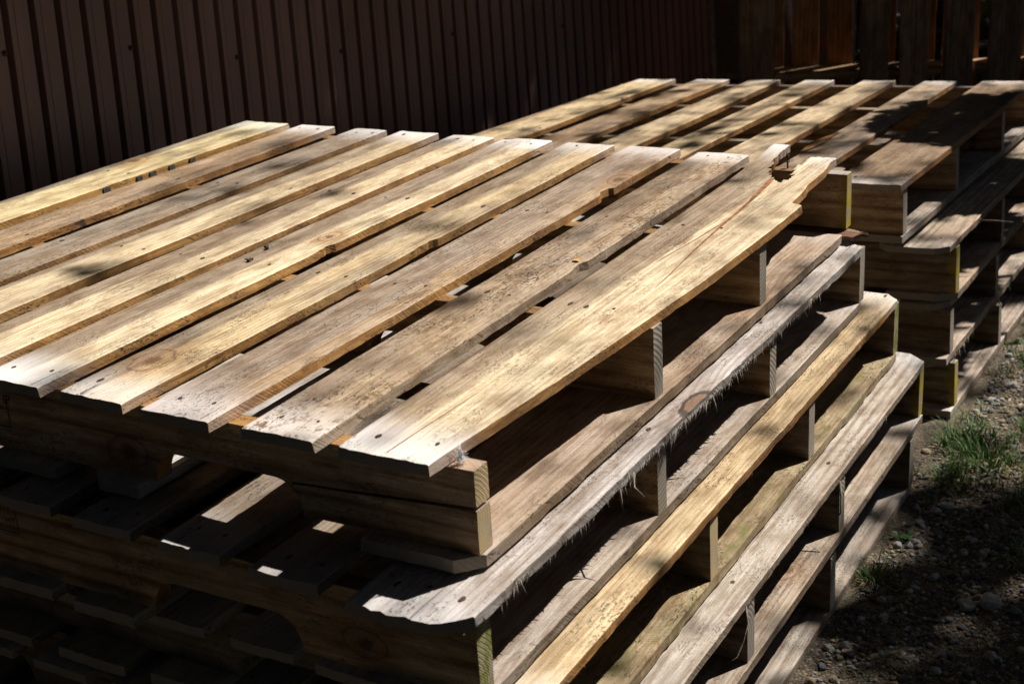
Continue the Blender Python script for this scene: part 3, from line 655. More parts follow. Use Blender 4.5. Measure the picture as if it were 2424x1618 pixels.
# ------------------------------------------------------------------ inked stamps on the stringers
def text_tris(s, size, x, z):
    cu = bpy.data.curves.new('t', 'FONT'); cu.body = s; cu.size = size; cu.resolution_u = 3
    ob = bpy.data.objects.new('t', cu); COL.objects.link(ob)
    dg = bpy.context.evaluated_depsgraph_get(); me = bpy.data.meshes.new_from_object(ob.evaluated_get(dg))
    vs = [(v.co.x+x, 0, v.co.y+z) for v in me.vertices]; fs = [tuple(p.vertices) for p in me.polygons]
    bpy.data.objects.remove(ob); bpy.data.curves.remove(cu); bpy.data.meshes.remove(me)
    return vs, fs
def stamp(parent_pallet, x0, x1, z0, z1, items, lines):
    mb = MB()
    for s, size, x, z in items: mb.add(*text_tris(s, size, x, z))
    w = .0006
    for (a, b, c, d) in lines:
        if abs(a-c) < 1e-6: mb.add([(a-w, 0, b), (a+w, 0, b), (a+w, 0, d), (a-w, 0, d)], [(0, 1, 2, 3)])
        else: mb.add([(a, 0, b-w), (c, 0, d-w), (c, 0, d+w), (a, 0, b+w)], [(0, 1, 2, 3)])
    par = bpy.data.objects[parent_pallet['front']]
    return link('stamp', mb.mesh('stamp'), [M_INK], par, (0, -.0012, 0))
stamp(p1, 0, 0, 0, 0, [('IP', .017, -.634, .058), ('o', .010, -.641, .050), ('KD', .012, -.66, .036)], [(-.629, .062, -.629, .029), (-.70, .029, -.629, .029)])
stamp(p2, 0, 0, 0, 0, [('0815', .012, -.638, .078), ('HT', .012, -.625, .060)], [(-.606, .086, -.606, .050), (-.69, .050, -.606, .050), (-.642, .086, -.642, .050)])
stamp(p4, 0, 0, 0, 0, [('168176', .0135, -.667, .070), ('HT', .0135, -.665, .055), ('Y', .013, -.684, .066), ('I', .013, -.681, .054)],
      [(-.688, .084, -.688, .048), (-.670, .084, -.670, .048), (-.628, .084, -.628, .048), (-.688, .048, -.628, .048)])

# ------------------------------------------------------------------ broken base-board fragment poking out under the yellow end
mb = MB(); r = random.Random(5); n = 26
tp, bt = [], []
for i in range(n+1):
    u = i/n; x = -.20+.235*u
    y0 = 1.135+.004*r.uniform(-1, 1)+.028*max(0, u-.45); y1 = 1.225-.055*max(0, u-.55)/.45*(1 if u > .55 else 0)+.002*r.uniform(-1, 1)
    if u > .96: y0 = y1-.006
    tp.append([(x, y0, -.0025-.004*u), (x, (y0+y1)/2, -.0005-.003*u), (x, y1, -.0025-.004*u)])
    bt.append([(x, y0+.004, -.010-.004*u*(1 if u < .95 else 0)), (x, y1-.004, -.011)])
V = [p for row in tp for p in row]+[p for row in bt for p in row]; B0 = 3*(n+1); fs = []
for i in range(n):
    a = 3*i; b = a+3; c = B0+2*i; d = c+2
    fs += [(a, b, b+1, a+1), (a+1, b+1, b+2, a+2), (a, c, d, b), (a+2, b+2, d+1, c+1), (c, c+1, d+1, d)]
fs += [(0, 1, 2, B0+1, B0), (3*n, B0+2*n, B0+2*n+1, 3*n+2, 3*n+1)]
mb.add(V, fs, 0)
M_RED = wood('reddish_split_wood', fresh=(.30, .17, .10), tan=(.22, .11, .06), grey=(.26, .2, .16), bleach=0, knots=.99)
o = link('broken_wood_piece', mb.mesh('broken_wood_piece'), [M_RED]); o.color = (1, 1, 1, .2); o.location = (.0, -.01, 0)
tag(o, 'reddish splintered wood piece jutting out below the yellow stringer end of the top pallet', 'wood scrap')
# nail standing in the broken board end
mb = MB(); mb.tube([(-.104, 1.172, .086), (-.1045, 1.172, .102), (-.103, 1.173, .111)], [.0016, .0015, .0013], 6)
mb.tube([(-.1045, 1.172, .0995), (-.1045, 1.172, .101)], [.0042, .0042], 8)
link('nail', mb.mesh('nail'), [M_NAIL], p1)

# black smudges on the outer edge of the last board
last = [q for q in p1.children if q.get('label', '').startswith('yellowish')][0]
M_SM = plain('black_smudge', (.05, .045, .04), .9, .6, 260)
for y, w in ((.689, .008), (.769, .0065), (.803, .008), (.852, .007), (.907, .0075)):
    mb = MB(); e = 1.137+.007*(y+.027)/1.225; mb.box(y-w-last.location.y, y+w-last.location.y, e-.0022, e+.002, .001, T-.0015)
    link('ink_smudge', mb.mesh('ink_smudge'), [M_SM], last)
# crumbs lying on the slats
for (x, y, sz, lab) in ((-.627, .480, .0075, 'dark bark crumb lying on the sixth slat from the front, the farther of two'), (-.612, .424, .0065, 'dark bark crumb lying on the slat edge, the nearer of two')):
    mb = MB(); rc = random.Random(int(-x*1000)); 
    for _ in range(7): mb.tube([(rc.gauss(0, sz*.35), rc.gauss(0, sz*.35), rc.uniform(.0, sz*.3)), (rc.gauss(0, sz*.5), rc.gauss(0, sz*.5), rc.uniform(.2, .6)*sz)], [sz*.25, sz*.12], 5)
    o = link('bark_crumb', mb.mesh('bark_crumb'), [plain('bark_crumb', (.07, .055, .045), .95, .4, 300)], None, (x, y, H+T+.003)); tag(o, lab, 'bark crumb', 'crumbs on the slats')
mb = MB(); mb.add([(0, 0, .0006), (.006, .003, .002), (.012, -.001, .001), (.010, -.006, .0012), (.003, -.005, .002)], [(0, 1, 2, 3, 4)], 0)
o = link('leaf_bit', mb.mesh('leaf_bit'), [plain('orange_leaf', (.55, .24, .03), .7)], None, (-.19, .575, H+T+.0022)); tag(o, 'tiny orange leaf fragment on the lichen covered slat', 'leaf')

# loose splinters hanging from the fourth pallet
def strand(name, parent, pts, w, mat, color=(1, 1, 1, .6)):
    mb = MB(); mb.tube(pts, [w]*(len(pts)-1)+[w*.25], 5)
    o = link(name, mb.mesh(name), [mat], parent); o.color = color; return o
strand('splinter', p4, [(.004, .44, .092), (.010, .43, .075), (.008, .42, .055), (.006, .405, .04), (-.004, .395, .034)], .0011, W_SIDEG)
strand('splinter', p4, [(.004, .82, .090), (.009, .81, .070), (.012, .80, .05), (.004, .79, .036)], .0016, W_SIDEG)
strand('splinter', q2, [(.0, .17, .10), (.03, .18, .098), (.06, .20, .092)], .0016, W_SIDEG)
strand('splinter', p2, [(.01, .27, .095), (.02, .25, .088), (.034, .245, .082)], .0010, W_SIDEG)

# white fluff caught on the front corner
M_FLUFF = plain('white_fluff', (.75, .75, .78), .9, .1, 50)
mb = MB(); r = random.Random(9)
for _ in range(150):
    p = Vector((r.gauss(0, .0035), r.gauss(0, .003), abs(r.gauss(0, .006)))); d = Vector((r.gauss(0, 1), r.gauss(0, 1), r.gauss(.5, 1))).normalized()
    mb.tube([p, p+d*.004+Vector((0, 0, .001)), p+d*.007], [.00022, .0002, .0001], 3)
for _ in range(14):
    a = r.uniform(-.002, .002); mb.tube([(a, 0, .006), (a+.001, 0, .016), (a*.3, r.uniform(-.002, .002), r.uniform(.022, .034))], [.0004, .0003, .0001], 3)
o = link('fluff_tuft', mb.mesh('fluff_tuft'), [M_FLUFF]); o.location = (-.020, .010, .090); o.scale = (.75, .75, .75)
tag(o, 'small tuft of white fluff caught at the near corner of the front board', 'fluff')

# ------------------------------------------------------------------ ground
def gz(x, y):
    return -.5055-.03*np.clip((y-1.5)/1.0, 0, 1)-.036*np.clip((.05-x)/1.0, 0, 1.3)*np.clip((y-1.35)/.25, 0, 1)
def fbm(x, y, seed):
    rs = np.random.RandomState(seed); out = 0
    for k, (s, a) in enumerate(((.35, .008), (.12, .004), (.045, .0025), (.018, .0014))):
        g = rs.uniform(-1, 1, (256, 256)); u = x/s+40; v = y/s+40
        i = np.floor(u).astype(int); j = np.floor(v).astype(int); fu = u-i; fv = v-j; fu = fu*fu*(3-2*fu); fv = fv*fv*(3-2*fv)
        G = lambda p, q: g[p % 256, q % 256]
        out = out+a*((G(i, j)*(1-fu)+G(i+1, j)*fu)*(1-fv)+(G(i, j+1)*(1-fu)+G(i+1, j+1)*fu)*fv)
    return out
def ground_z(x, y):
    x = np.asarray(x, float); y = np.asarray(y, float)
    free = np.clip((x-.10)/.05, 0, 1)
    return gz(x, y)+fbm(x, y, 4)*(.12+.88*free)-.002*(1-free)
gx = np.concatenate([np.array([-80, -30, -10, -5, -3, -2]), np.arange(-1.5, .04, .08), np.arange(.05, 1.3, .009), np.array([1.35, 1.5, 1.8, 2.3, 3, 4.5, 7, 12, 30, 80])])
gy = np.concatenate([np.array([-80, -30, -10, -4, -2, -1, -.5]), np.arange(-.2, 2.9, .009), np.arange(2.95, 4, .08), np.array([4.3, 5, 6, 8, 12, 25, 60, 120])])
GX, GY = np.meshgrid(gx, gy, indexing='ij'); GZ = ground_z(GX, GY)
V = np.stack([GX, GY, GZ], -1).reshape(-1, 3); ny_ = len(gy)
me = bpy.data.meshes.new('ground')
fs = [(i*ny_+j, (i+1)*ny_+j, (i+1)*ny_+j+1, i*ny_+j+1) for i in range(len(gx)-1) for j in range(ny_-1)]
me.from_pydata(V.tolist(), [], fs); me.polygons.foreach_set('use_smooth', [True]*len(fs)); me.update()
t = NT('sandy_gravel_soil'); P = t.coord('Object')
n1 = t.noise(P, 9, 5, .6); n2 = t.noise(P, 260, 4, .7); n3 = t.noise(t.vec('ADD', P, (5, 3, 1)), 3, 3)
v1 = t.vor(t.vec('MULTIPLY', P, (1, 1, .3)), 190); v2 = t.vor(t.vec('MULTIPLY', P, (1, 1, .3)), 430)
c = t.mix(t.rng(n1, .35, .65), (.060, .050, .038), (.18, .14, .09))
vc = t.sep(v1.outputs['Color'])[0]
c = t.mix(t.rng(vc, .2, .9, 0, .55), c, (.24, .21, .165))
c = t.mix(t.rng(t.sep(v2.outputs['Color'])[1], .7, .95, 0, .6), c, (.22, .215, .205))
c = t.mix(t.rng(v1.outputs['Distance'], .35, .75, 0, .65), c, (.35, .26, .18), 'MULTIPLY')
c = t.mix(t.rng(n2, .3, .6, .6, 0), c, (.4, .33, .25), 'MULTIPLY')
c = t.mix(t.rng(n3, .5, .65, 0, .5), c, (.10, .085, .05))
h = t.math('ADD', t.math('MULTIPLY', v1.outputs['Distance'], -.7), t.math('MULTIPLY', n2, .5))
gm = t.done(c, .95, t.bump(h, .004, 1), .1)
g = link('ground', me, [gm]); g['kind'] = 'structure'

# gravel and stones
def ico(sub):
    import bmesh
    bm = bmesh.new(); bmesh.ops.create_icosphere(bm, subdivisions=sub, radius=1)
    v = np.array([q.co[:] for q in bm.verts]); f = [tuple(x.index for x in q.verts) for q in bm.faces]; bm.free(); return v, f
I1, I2, I3 = ico(1), ico(2), ico(3)
def rockify(base, rs, sx, sy, sz, rough):
    v = base.copy()
    for _ in range(9):       # cut flats
        d = rs.normal(size=3); d /= np.linalg.norm(d); h = rs.uniform(.62, .92)
        s = v@d; k = s > h; v[k] -= np.outer((s[k]-h)*rs.uniform(.7, 1), d)
    v *= 1+rs.uniform(-rough, rough, (len(v), 1)); v *= (sx, sy, sz)
    a = rs.uniform(0, 6.28); R = np.array([[math.cos(a), -math.sin(a), 0], [math.sin(a), math.cos(a), 0], [0, 0, 1]])
    return v@R.T
def stone_mat(name, ca, cb):
    t = NT(name); P = t.coord('Object'); oi = t.n.new('ShaderNodeObjectInfo')
    geo = t.n.new('ShaderNodeNewGeometry')
    isl = geo.outputs['Random Per Island']
    n = t.noise(P, 120, 4, .65); n2 = t.noise(P, 420, 3, .7)
    c = t.mix(isl, ca, cb); c = t.mix(t.rng(n, .35, .65, .55, 0), c, (.35, .32, .28), 'MULTIPLY'); c = t.mix(t.rng(n2, .6, .75, 0, .4), c, (.55, .5, .42))
    return t.done(c, .9, t.bump(t.math('ADD', n, t.math('MULTIPLY', n2, .5)), .0018, 1), .25)
SM = [stone_mat('grey_gravel', (.08, .085, .09), (.45, .44, .41)), stone_mat('sandy_gravel', (.19, .135, .075), (.40, .33, .225)), stone_mat('dark_gravel', (.045, .05, .06), (.16, .155, .15))]
rs = np.random.RandomState(8); mb = MB()
vv = []; ff = []; mi = []; nb = 0
for k in range(24000):
    x = rs.uniform(.10, 1.0) if rs.rand() < .85 else rs.uniform(.07, .35); y = rs.uniform(.35, 2.9)
    if x < .112 and y < 1.29: continue
    if x < .085+.02 and y > 1.6: continue
    big = rs.rand(); s = rs.uniform(.0013, .0028) if big < .52 else (rs.uniform(.0028, .0050) if big < .93 else rs.uniform(.005, .009))
    base = I1 if s < .003 else I2
    if x > .75 and s < .003: continue
    v = rockify(base[0], rs, s*rs.uniform(.8, 1.3), s*rs.uniform(.7, 1.1), s*rs.uniform(.5, .85), .05)
    v = v+np.array([x, y, float(ground_z(x, y))+s*.25])
    vv.append(v); ff.extend([tuple(i+nb for i in f) for f in base[1]]); nb += len(v)
    m = rs.choice([0, 1, 2], p=[.42, .28, .30]); mi.extend([m]*len(base[1]))
me = bpy.data.meshes.new('gravel'); me.from_pydata(np.concatenate(vv).tolist(), [], ff); me.polygons.foreach_set('material_index', mi); me.update()
g = link('gravel', me, SM); tag(g, 'loose gravel scattered over the sandy soil', 'gravel', kind='stuff')

stones = [((.268, .92), .019, 0, 'pale grey stone on the dark gravel, left of the largest stone'),
          ((.300, .935), .024, 0, 'largest rough grey stone lying on the dark gravel'),
          ((.335, .925), .017, 2, 'dark stone just right of the largest grey stone'),
          ((.150, 1.215), .014, 0, 'pale angular stone close beside the bottom pallet'),
          ((.135, 1.165), .013, 0, 'light stone between the bottom pallet and the shaded gravel'),
          ((.165, 1.235), .015, 0, 'knobbly grey stone near the base of the grass clump'),
          ((.150, 1.83), .018, 0, 'grey sunlit stone near the far stack'),
          ((.205, .985), .013, 0, 'flat pale stone above the small grass tuft'),
          ((.140, .74), .014, 2, 'dark blue grey stone near the bottom board edge'),
          ((.270, .73), .013, 0, 'grey stone low in the shaded gravel'),
          ((.115, .735), .011, 0, 'small pale stone touching the base board'),
          ((.330, .80), .014, 0, 'dull stone at the shaded right side'),
          ((.225, 1.09), .012, 0, 'half buried grey stone in the gravel'),
          ((.20, 1.72), .016, 0, 'cream stone in the sunny patch by the grass'),
          ((.25, .63), .012, 2, 'dark stone nearest the lower picture edge')]
for k, ((x, y), s, m, lab) in enumerate(stones):
    rs2 = np.random.RandomState(50+k); s *= .8; v = rockify(I3[0], rs2, s, s*.85, s*.6, .03)
    mb = MB(); mb.add(v, I3[1], 0)
    o = link('stone', mb.mesh('stone'), [SM[m]], None, (x, y, float(ground_z(x, y))+s*.33)); tag(o, lab, 'stone', 'larger stones on the gravel')

# grass
t = NT('grass_blade'); P = t.coord('Object'); geo = t.n.new('ShaderNodeNewGeometry')
c = t.mix(geo.outputs['Random Per Island'], (.03, .085, .012), (.085, .18, .025)); GR = t.done(c, .55, None, .4)
t = NT('dry_grass_blade'); geo = t.n.new('ShaderNodeNewGeometry')
c = t.mix(geo.outputs['Random Per Island'], (.24, .17, .08), (.42, .34, .20)); GD = t.done(c, .8, None, .2)
def blades(mb, r, cx_, cy_, rad, n, hmin, hmax, dry=.2, cz=None):
    for _ in range(n):
        a = r.uniform(0, 6.283); q = rad*math.sqrt(r.random()); x = cx_+q*math.cos(a); y = cy_+q*math.sin(a)
        z = (float(ground_z(x, y)) if cz is None else 0)-.002
        isdry = r.random() < dry; hgt = r.uniform(hmin, hmax)*(.8 if isdry else 1); w = r.uniform(.0006, .0013)
        da = a+r.gauss(0, .9); lean = (q/rad*.6+abs(r.gauss(0, .35)))*(2.0 if isdry else 1)
        p = Vector((x, y, z)); L = []; el = 1.45-.2*lean
        for s in range(5):
            L.append(p.copy()); st = hgt/4
            p = p+Vector((math.cos(da)*math.cos(el), math.sin(da)*math.cos(el), math.sin(el)))*st; el -= .33*lean+.05; da += r.gauss(0, .08)
        sd = Vector((-math.sin(da), math.cos(da), 0)); vs = []
        for i, q_ in enumerate(L): 
            ww = w*(1-(i/4)**1.6*.92); vs += [q_-sd*ww, q_+sd*ww]
        mb.add(vs, [(2*i, 2*i+1, 2*i+3, 2*i+2) for i in range(4)], 1 if isdry else 0, True)
tufts = [(.118, .945, .026, 260, .03, .06, .45, 'small grass tuft with straw blades beside the bottom board of the near stack'),
         (.128, 1.50, .055, 620, .035, .075, .12, 'lush green grass clump in the sun between the two pallet stacks'),
         (.185, 1.43, .06, 520, .035, .08, .2, 'spreading green grass clump with seed stalks, right of the sunlit clump'),
         (.150, 1.33, .045, 320, .03, .06, .2, 'shaded grass clump in front of the lush clump, beside the near stack corner'),
         (.180, 2.02, .05, 420, .035, .07, .2, 'green grass tuft in sun at the foot of the far stack'),
         (.25, 1.60, .05, 380, .03, .06, .25, 'dim grass tuft at the right picture edge above the gravel'),
         (.30, 1.30, .06, 330, .04, .08, .35, 'thin dry grass tuft in deep shade at the right picture edge'),
         (.33, 1.10, .05, 160, .04, .07, .5, 'sparse dry stalks in the shade at the right edge above the dark stones')]
for k, (x, y, rad, n, a, b, dr, lab) in enumerate(tufts):
    mb = MB(); r = random.Random(70+k)
    blades(mb, r, x, y, rad*.75, int(n*.45), a*.6, b*.8, dr)
    for _q in range(14): blades(mb, r, x+r.gauss(0, rad*.9)*(1 if x > .14 else .4)+.006, y+r.gauss(0, rad*1.2), rad*.28, int(n*.045), a*.4, b*.65, dr+.1)
    me = mb.mesh('grass_tuft'); z0 = float(ground_z(x, y)); me.transform(Matrix.Translation((-x, -y, -z0)))
    o = link('grass_tuft', me, [GR, GD], None, (x, y, z0)); tag(o, lab, 'grass tuft', 'grass tufts along the stacks')
mb = MB(); r = random.Random(98)
for _ in range(700):      # slivers, twigs and dry crumbs between the stones
    x, y = r.uniform(.11, .6), r.uniform(.45, 2.7); z = float(ground_z(x, y))+.003; a = r.uniform(0, 6.28); ln = r.choice([.004, .007, .012, .02, .03])*r.uniform(.6, 1.2); w = r.uniform(.0004, .0013)
    mb.tube([(x, y, z), (x+ln*.5*math.cos(a), y+ln*.5*math.sin(a), z+r.uniform(0, .003)), (x+ln*math.cos(a+.3), y+ln*math.sin(a+.3), z)], [w, w, w*.4], 4)
g = link('wood_litter', mb.mesh('wood_litter'), [plain('dry_litter', (.22, .155, .09), .9, .5, 60)]); tag(g, 'dry wood slivers and twigs littering the gravel', 'litter', kind='stuff')
mb = MB(); r = random.Random(99)
for _ in range(120):
    x, y = r.uniform(.11, .6), r.uniform(.5, 2.8); blades(mb, r, x, y, .02, r.randint(3, 10), .01, .03, .6)
for _ in range(50):
    x, y = r.uniform(.12, .6), r.uniform(1.5, 2.9); blades(mb, r, x, y, .04, 26, .015, .045, .3)
g = link('sparse_grass', mb.mesh('sparse_grass'), [GR, GD]); tag(g, 'thin scattered grass blades growing through the gravel', 'grass', kind='stuff')
# little broad-leaved weed by the bottom board
mb = MB(); r = random.Random(31)
M_WEED = plain('weed_leaf', (.06, .15, .04), .5, .3, 90)
for k in range(16):
    a = r.uniform(0, 6.28); d = r.uniform(.003, .012); c0 = Vector((d*math.cos(a), d*math.sin(a), r.uniform(.003, .012))); s = r.uniform(.003, .0055)
    u = Vector((math.cos(a), math.sin(a), .3)).normalized(); v = Vector((-math.sin(a), math.cos(a), r.uniform(-.2, .2)))
    mb.tube([(0, 0, 0), c0*.6, c0], [.0004]*3, 3)
    ring = [c0+u*s*(1+math.cos(q))*.9+v*s*math.sin(q)*r.uniform(.7, 1.1) for q in [6.283*i/9 for i in range(9)]]
    mb.add(ring, [tuple(range(9))], 0, True)
x, y = .108, 1.095
o = link('weed', mb.mesh('weed'), [M_WEED], None, (x+.018, y, float(ground_z(x, y))+.002)); tag(o, 'tiny green broad-leaved weed against the bottom board of the near stack', 'weed')

# ------------------------------------------------------------------ corrugated metal wall
t = NT('dark_brown_painted_metal'); P = t.coord('Object')
n1 = t.noise(t.vec('MULTIPLY', P, (1, 1, .25)), 6, 4, .6); n2 = t.noise(P, 420, 2, .6); n3 = t.noise(t.vec('MULTIPLY', P, (1, 1, .06)), 60, 3)
c = t.mix(t.rng(n1, .35, .65), (.15, .082, .066), (.20, .113, .094))
c = t.mix(t.rng(n3, .5, .7, 0, .4), c, (.11, .085, .075)); c = t.mix(t.rng(n2, .70, .78, 0, .5), c, (.35, .32, .3))
WM = t.done(c, t.rng(n1, .3, .7, .42, .6), t.bump(n2, .0003, .4), .4)
wall = empty('metal_wall')
WZ = Vector((-.0925, .1335, .9867)).normalized(); WY = (Vector((0, 1, 0))-WZ*WZ.y).normalized(); WX = WY.cross(WZ)
WM_ = Matrix((WX, WY, WZ)).transposed().to_4x4(); WM_.translation = Vector((-1.45, 1.0, 0))-WZ*.66; wall.matrix_world = WM_
tag(wall, 'dark brown ribbed metal wall running behind both pallet stacks', 'wall')
mb = MB(); PIT = .0635; prof = [(0, 0), (.0125, 0), (.0135, -.0012), (.0145, 0), (.0465, 0), (.0475, -.020), (.0625, -.020)]
ys_, xs_ = [], []
for k in range(-58, 49):
    for (a, b) in prof: ys_.append(k*PIT+a-.010); xs_.append(b)
zlev = [0, 1, 2, 3.0]; n = len(ys_)
V = [(xs_[i], ys_[i], z) for z in zlev for i in range(n)]
mb.add(V, [(k*n+i, k*n+i+1, (k+1)*n+i+1, (k+1)*n+i) for k in range(3) for i in range(n-1)], 0, False)
mb.add([(xs_[i]-.0012, ys_[i], z) for z in zlev for i in range(n)], [(k*n+i+1, k*n+i, (k+1)*n+i, (k+1)*n+i+1) for k in range(3) for i in range(n-1)], 0, False)
link('metal_sheet', mb.mesh('metal_sheet'), [WM], wall)
mb = MB(); mb.box(.0, .0016, .684, .6865, 0, 3.0); mb_lap = mb.mesh('lap_edge')
M_TRIM = plain('pale_corner_trim', (.16, .14, .11), .6, .3, 30)
link('lap_edge', mb_lap, [M_TRIM], wall)
YE = 48*PIT+.055
mb = MB(); mb.box(-.03, .008, YE-.005, YE+.035, 0, 3.0); link('corner_post', mb.mesh('corner_post'), [M_TRIM], wall)
mb = MB(); r = random.Random(12)
for k, zz in ((-10, .82), (-8, .90), (-6, .83), (-4, .93), (1, .93), (6, .9), (12, .9), (20, .93), (30, .94)):
    for dz in (0,):
        yy = k*PIT+.031; mb.tube([(.0, yy, zz+dz), (.002, yy, zz+dz)], [.006, .006], 8); mb.tube([(.002, yy, zz+dz), (.005, yy, zz+dz)], [.0035, .0028], 6)
link('screw', mb.mesh('screw'), [M_NAIL], wall)
# backing so no light comes through the sheet
mb = MB(); mb.box(-.09, -.03, -58*PIT, YE, 0, 3.0); link('wall_backing', mb.mesh('wall_backing'), [plain('dark_backing', (.03, .025, .02), .9)], wall)

# rusty panel
t = NT('rusty_old_panel'); P = t.coord('Object'); n1 = t.noise(P, 9, 5, .65); n2 = t.noise(P, 60, 4, .6)
c = t.mix(t.rng(n2, .3, .7), (.085, .075, .055), (.13, .115, .09)); c = t.mix(t.rng(n1, .54, .66), c, (.22, .07, .025)); c = t.mix(t.rng(n1, .36, .30), c, (.03, .022, .016))
RP = t.done(c, .8, t.bump(n2, .001, .6), .3)
pan = empty('rusty_panel', (-1.30, 4.36, -.545)); tag(pan, 'rusty stained metal panel between the brown wall and the standing pallet', 'panel')
mb = MB(); mb.box(-.245, .35, 0, .02, .165, 1.6); link('sheet', mb.mesh('sheet'), [RP], pan)
mb = MB(); mb.box(-.245, .35, -.004, .02, .14, .163); link('bottom_rail', mb.mesh('bottom_rail'), [M_TRIM], pan)
mb = MB(); mb.box(-.245, .35, .002, .02, 0, .138); link('plinth', mb.mesh('plinth'), [plain('dark_plinth', (.05, .04, .035), .9)], pan)

# ------------------------------------------------------------------ pallets standing upright at the back
FD = math.atan2(.43, .90)
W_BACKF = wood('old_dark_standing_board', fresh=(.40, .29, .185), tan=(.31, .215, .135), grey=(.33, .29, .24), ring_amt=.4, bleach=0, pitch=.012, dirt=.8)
W_BACKR = wood('painted_backlight_board', fresh=(.72, .38, .15), tan=(.62, .30, .11), grey=(.5, .3, .16), ring_amt=.45, bleach=0, pitch=.014, dirt=.5)  # orange glow of the backlight is painted into the base colour
def upx(px): return -.509+(px-630)*.000502
def standing(loc, front, rear, rails, ulen, label, name='standing_pallet', seed=0):
    root = empty(name, loc, (0, 0, FD)); tag(root, label, 'pallet', 'pallets standing upright at the back')
    r = random.Random(seed)
    def vb(x0, x1, yoff, z0, z1, mats, nm):
        mb = board_mesh(z1-z0, 0, x1-x0, 0+r.uniform(-.004, .004), x1-x0+r.uniform(-.004, .004), .016, r.randint(0, 9999), wane=1.8, step=.02)
        # local x -> up, local y -> -u : rotate about Y by -90
        o = link(nm, mb.mesh(nm), list(mats)+[W_END, M_NAIL, M_CRACK], root)
        o.matrix_local = Matrix(((0, -1, 0, x0), (0, 0, -1, yoff), (1, 0, 0, z0), (0, 0, 0, 1)))
        g = r.uniform(.75, 1.1); o.color = (g, g*r.uniform(.9, 1), g*r.uniform(.85, 1), r.uniform(.1, .5))
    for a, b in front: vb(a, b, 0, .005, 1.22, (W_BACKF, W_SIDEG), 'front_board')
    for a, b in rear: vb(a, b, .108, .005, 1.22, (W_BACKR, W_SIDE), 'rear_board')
    for z in rails:
        mb = MB(); mb.box(ulen[0], ulen[1], .002, .090, z-.03, z)
        o = link('rail', mb.mesh('rail'), [W_STR], root); o.color = (.8, .75, .7, .1)
    return root
LOC = (-.5, 3.4, -.545)
standing(LOC, [(upx(630), upx(848)), (upx(1365), upx(1530)), (upx(1605), upx(1772)), (upx(1868), upx(2040))],
         [(upx(800), upx(925)), (upx(985), upx(1142)), (upx(1200), upx(1350)), (upx(1440), upx(1610)), (upx(1700), upx(1852)), (upx(1905), upx(2040))],
         [.39, .80, 1.2, .03], (upx(855), upx(2045)), 'pallet standing on edge behind the far stack, sunlight showing through its gaps', seed=4)
standing((LOC[0]+.006, LOC[1], LOC[2]), [(upx(2120), upx(2310)), (upx(2400), upx(2580)), (upx(2680), upx(2860)), (upx(2960), upx(3140)), (upx(3300), upx(3500))],
         [(upx(2060), upx(2105)), (upx(2240), upx(2400)), (upx(2500), upx(2660)), (upx(2760), upx(2960)), (upx(3100), upx(3300))],
         [.39, .80, 1.2, .03], (upx(2060), upx(3500)), 'darker pallet standing on edge at the right picture edge', seed=5)

# grey pipe leaning behind
mb = MB(); mb.tube([(-1.20, 4.15, .25), (-1.10, 4.15, -.30), (-1.06, 4.15, -.53)], [.018, .018, .018], 12)
o = link('leaning_pipe', mb.mesh('leaning_pipe'), [plain('grey_pipe', (.2, .2, .2), .5)]); tag(o, 'grey pipe leaning behind the gaps of the standing pallet', 'pipe')

# hedge added beyond as a backdrop so the gaps go dark
def leaf_mesh(pts, rnd, smin, smax):
    V = []; Fc = []; b = 0
    for p in pts:
        n = Vector((rnd.gauss(0, 1), rnd.gauss(0, 1), rnd.gauss(.6, 1))).normalized(); a = n.orthogonal().normalized(); q = rnd.uniform(0, 6.28)
        u = (a*math.cos(q)+n.cross(a)*math.sin(q)); v = n.cross(u); s = rnd.uniform(smin, smax); w = s*rnd.uniform(.42, .6)
        p = Vector(p); V += [p-u*s*.5, p-v*w*.5+u*s*.05+n*s*.06, p+u*s*.5, p+v*w*.5+u*s*.05+n*s*.06]; Fc.append((b, b+1, b+2, b+3)); b += 4
    mb = MB(); mb.add(V, Fc, 0, False); return mb
t = NT('hedge_leaf'); geo = t.n.new('ShaderNodeNewGeometry'); c = t.mix(geo.outputs['Random Per Island'], (.02, .04, .012), (.05, .085, .025)); HL = t.done(c, .6)
t = NT('tree_leaf'); geo = t.n.new('ShaderNodeNewGeometry'); c = t.mix(geo.outputs['Random Per Island'], (.04, .08, .02), (.09, .15, .04)); TL = t.done(c, .55)
BARK = plain('tree_bark', (.09, .065, .045), .9, .4, 30, .01)
r = random.Random(44)
hedge = empty('hedge', (-.6, 5.5, -.54)); tag(hedge, 'evergreen hedge added as a dark backdrop beyond the standing pallets', 'hedge')
pts = [(r.uniform(-4, 4), r.gauss(0, .35), r.uniform(0, 2.0)) for _ in range(11000)]
link('foliage', leaf_mesh(pts, r, .09, .16).mesh('foliage'), [HL], hedge)
mb = MB()
for k in range(14):
    x = -3.8+k*.58; mb.tube([(x, 0, 0), (x+r.uniform(-.1, .1), 0, .8), (x+r.uniform(-.2, .2), .05, 1.6)], [.03, .02, .008], 6)
link('stem', mb.mesh('stem'), [BARK], hedge)

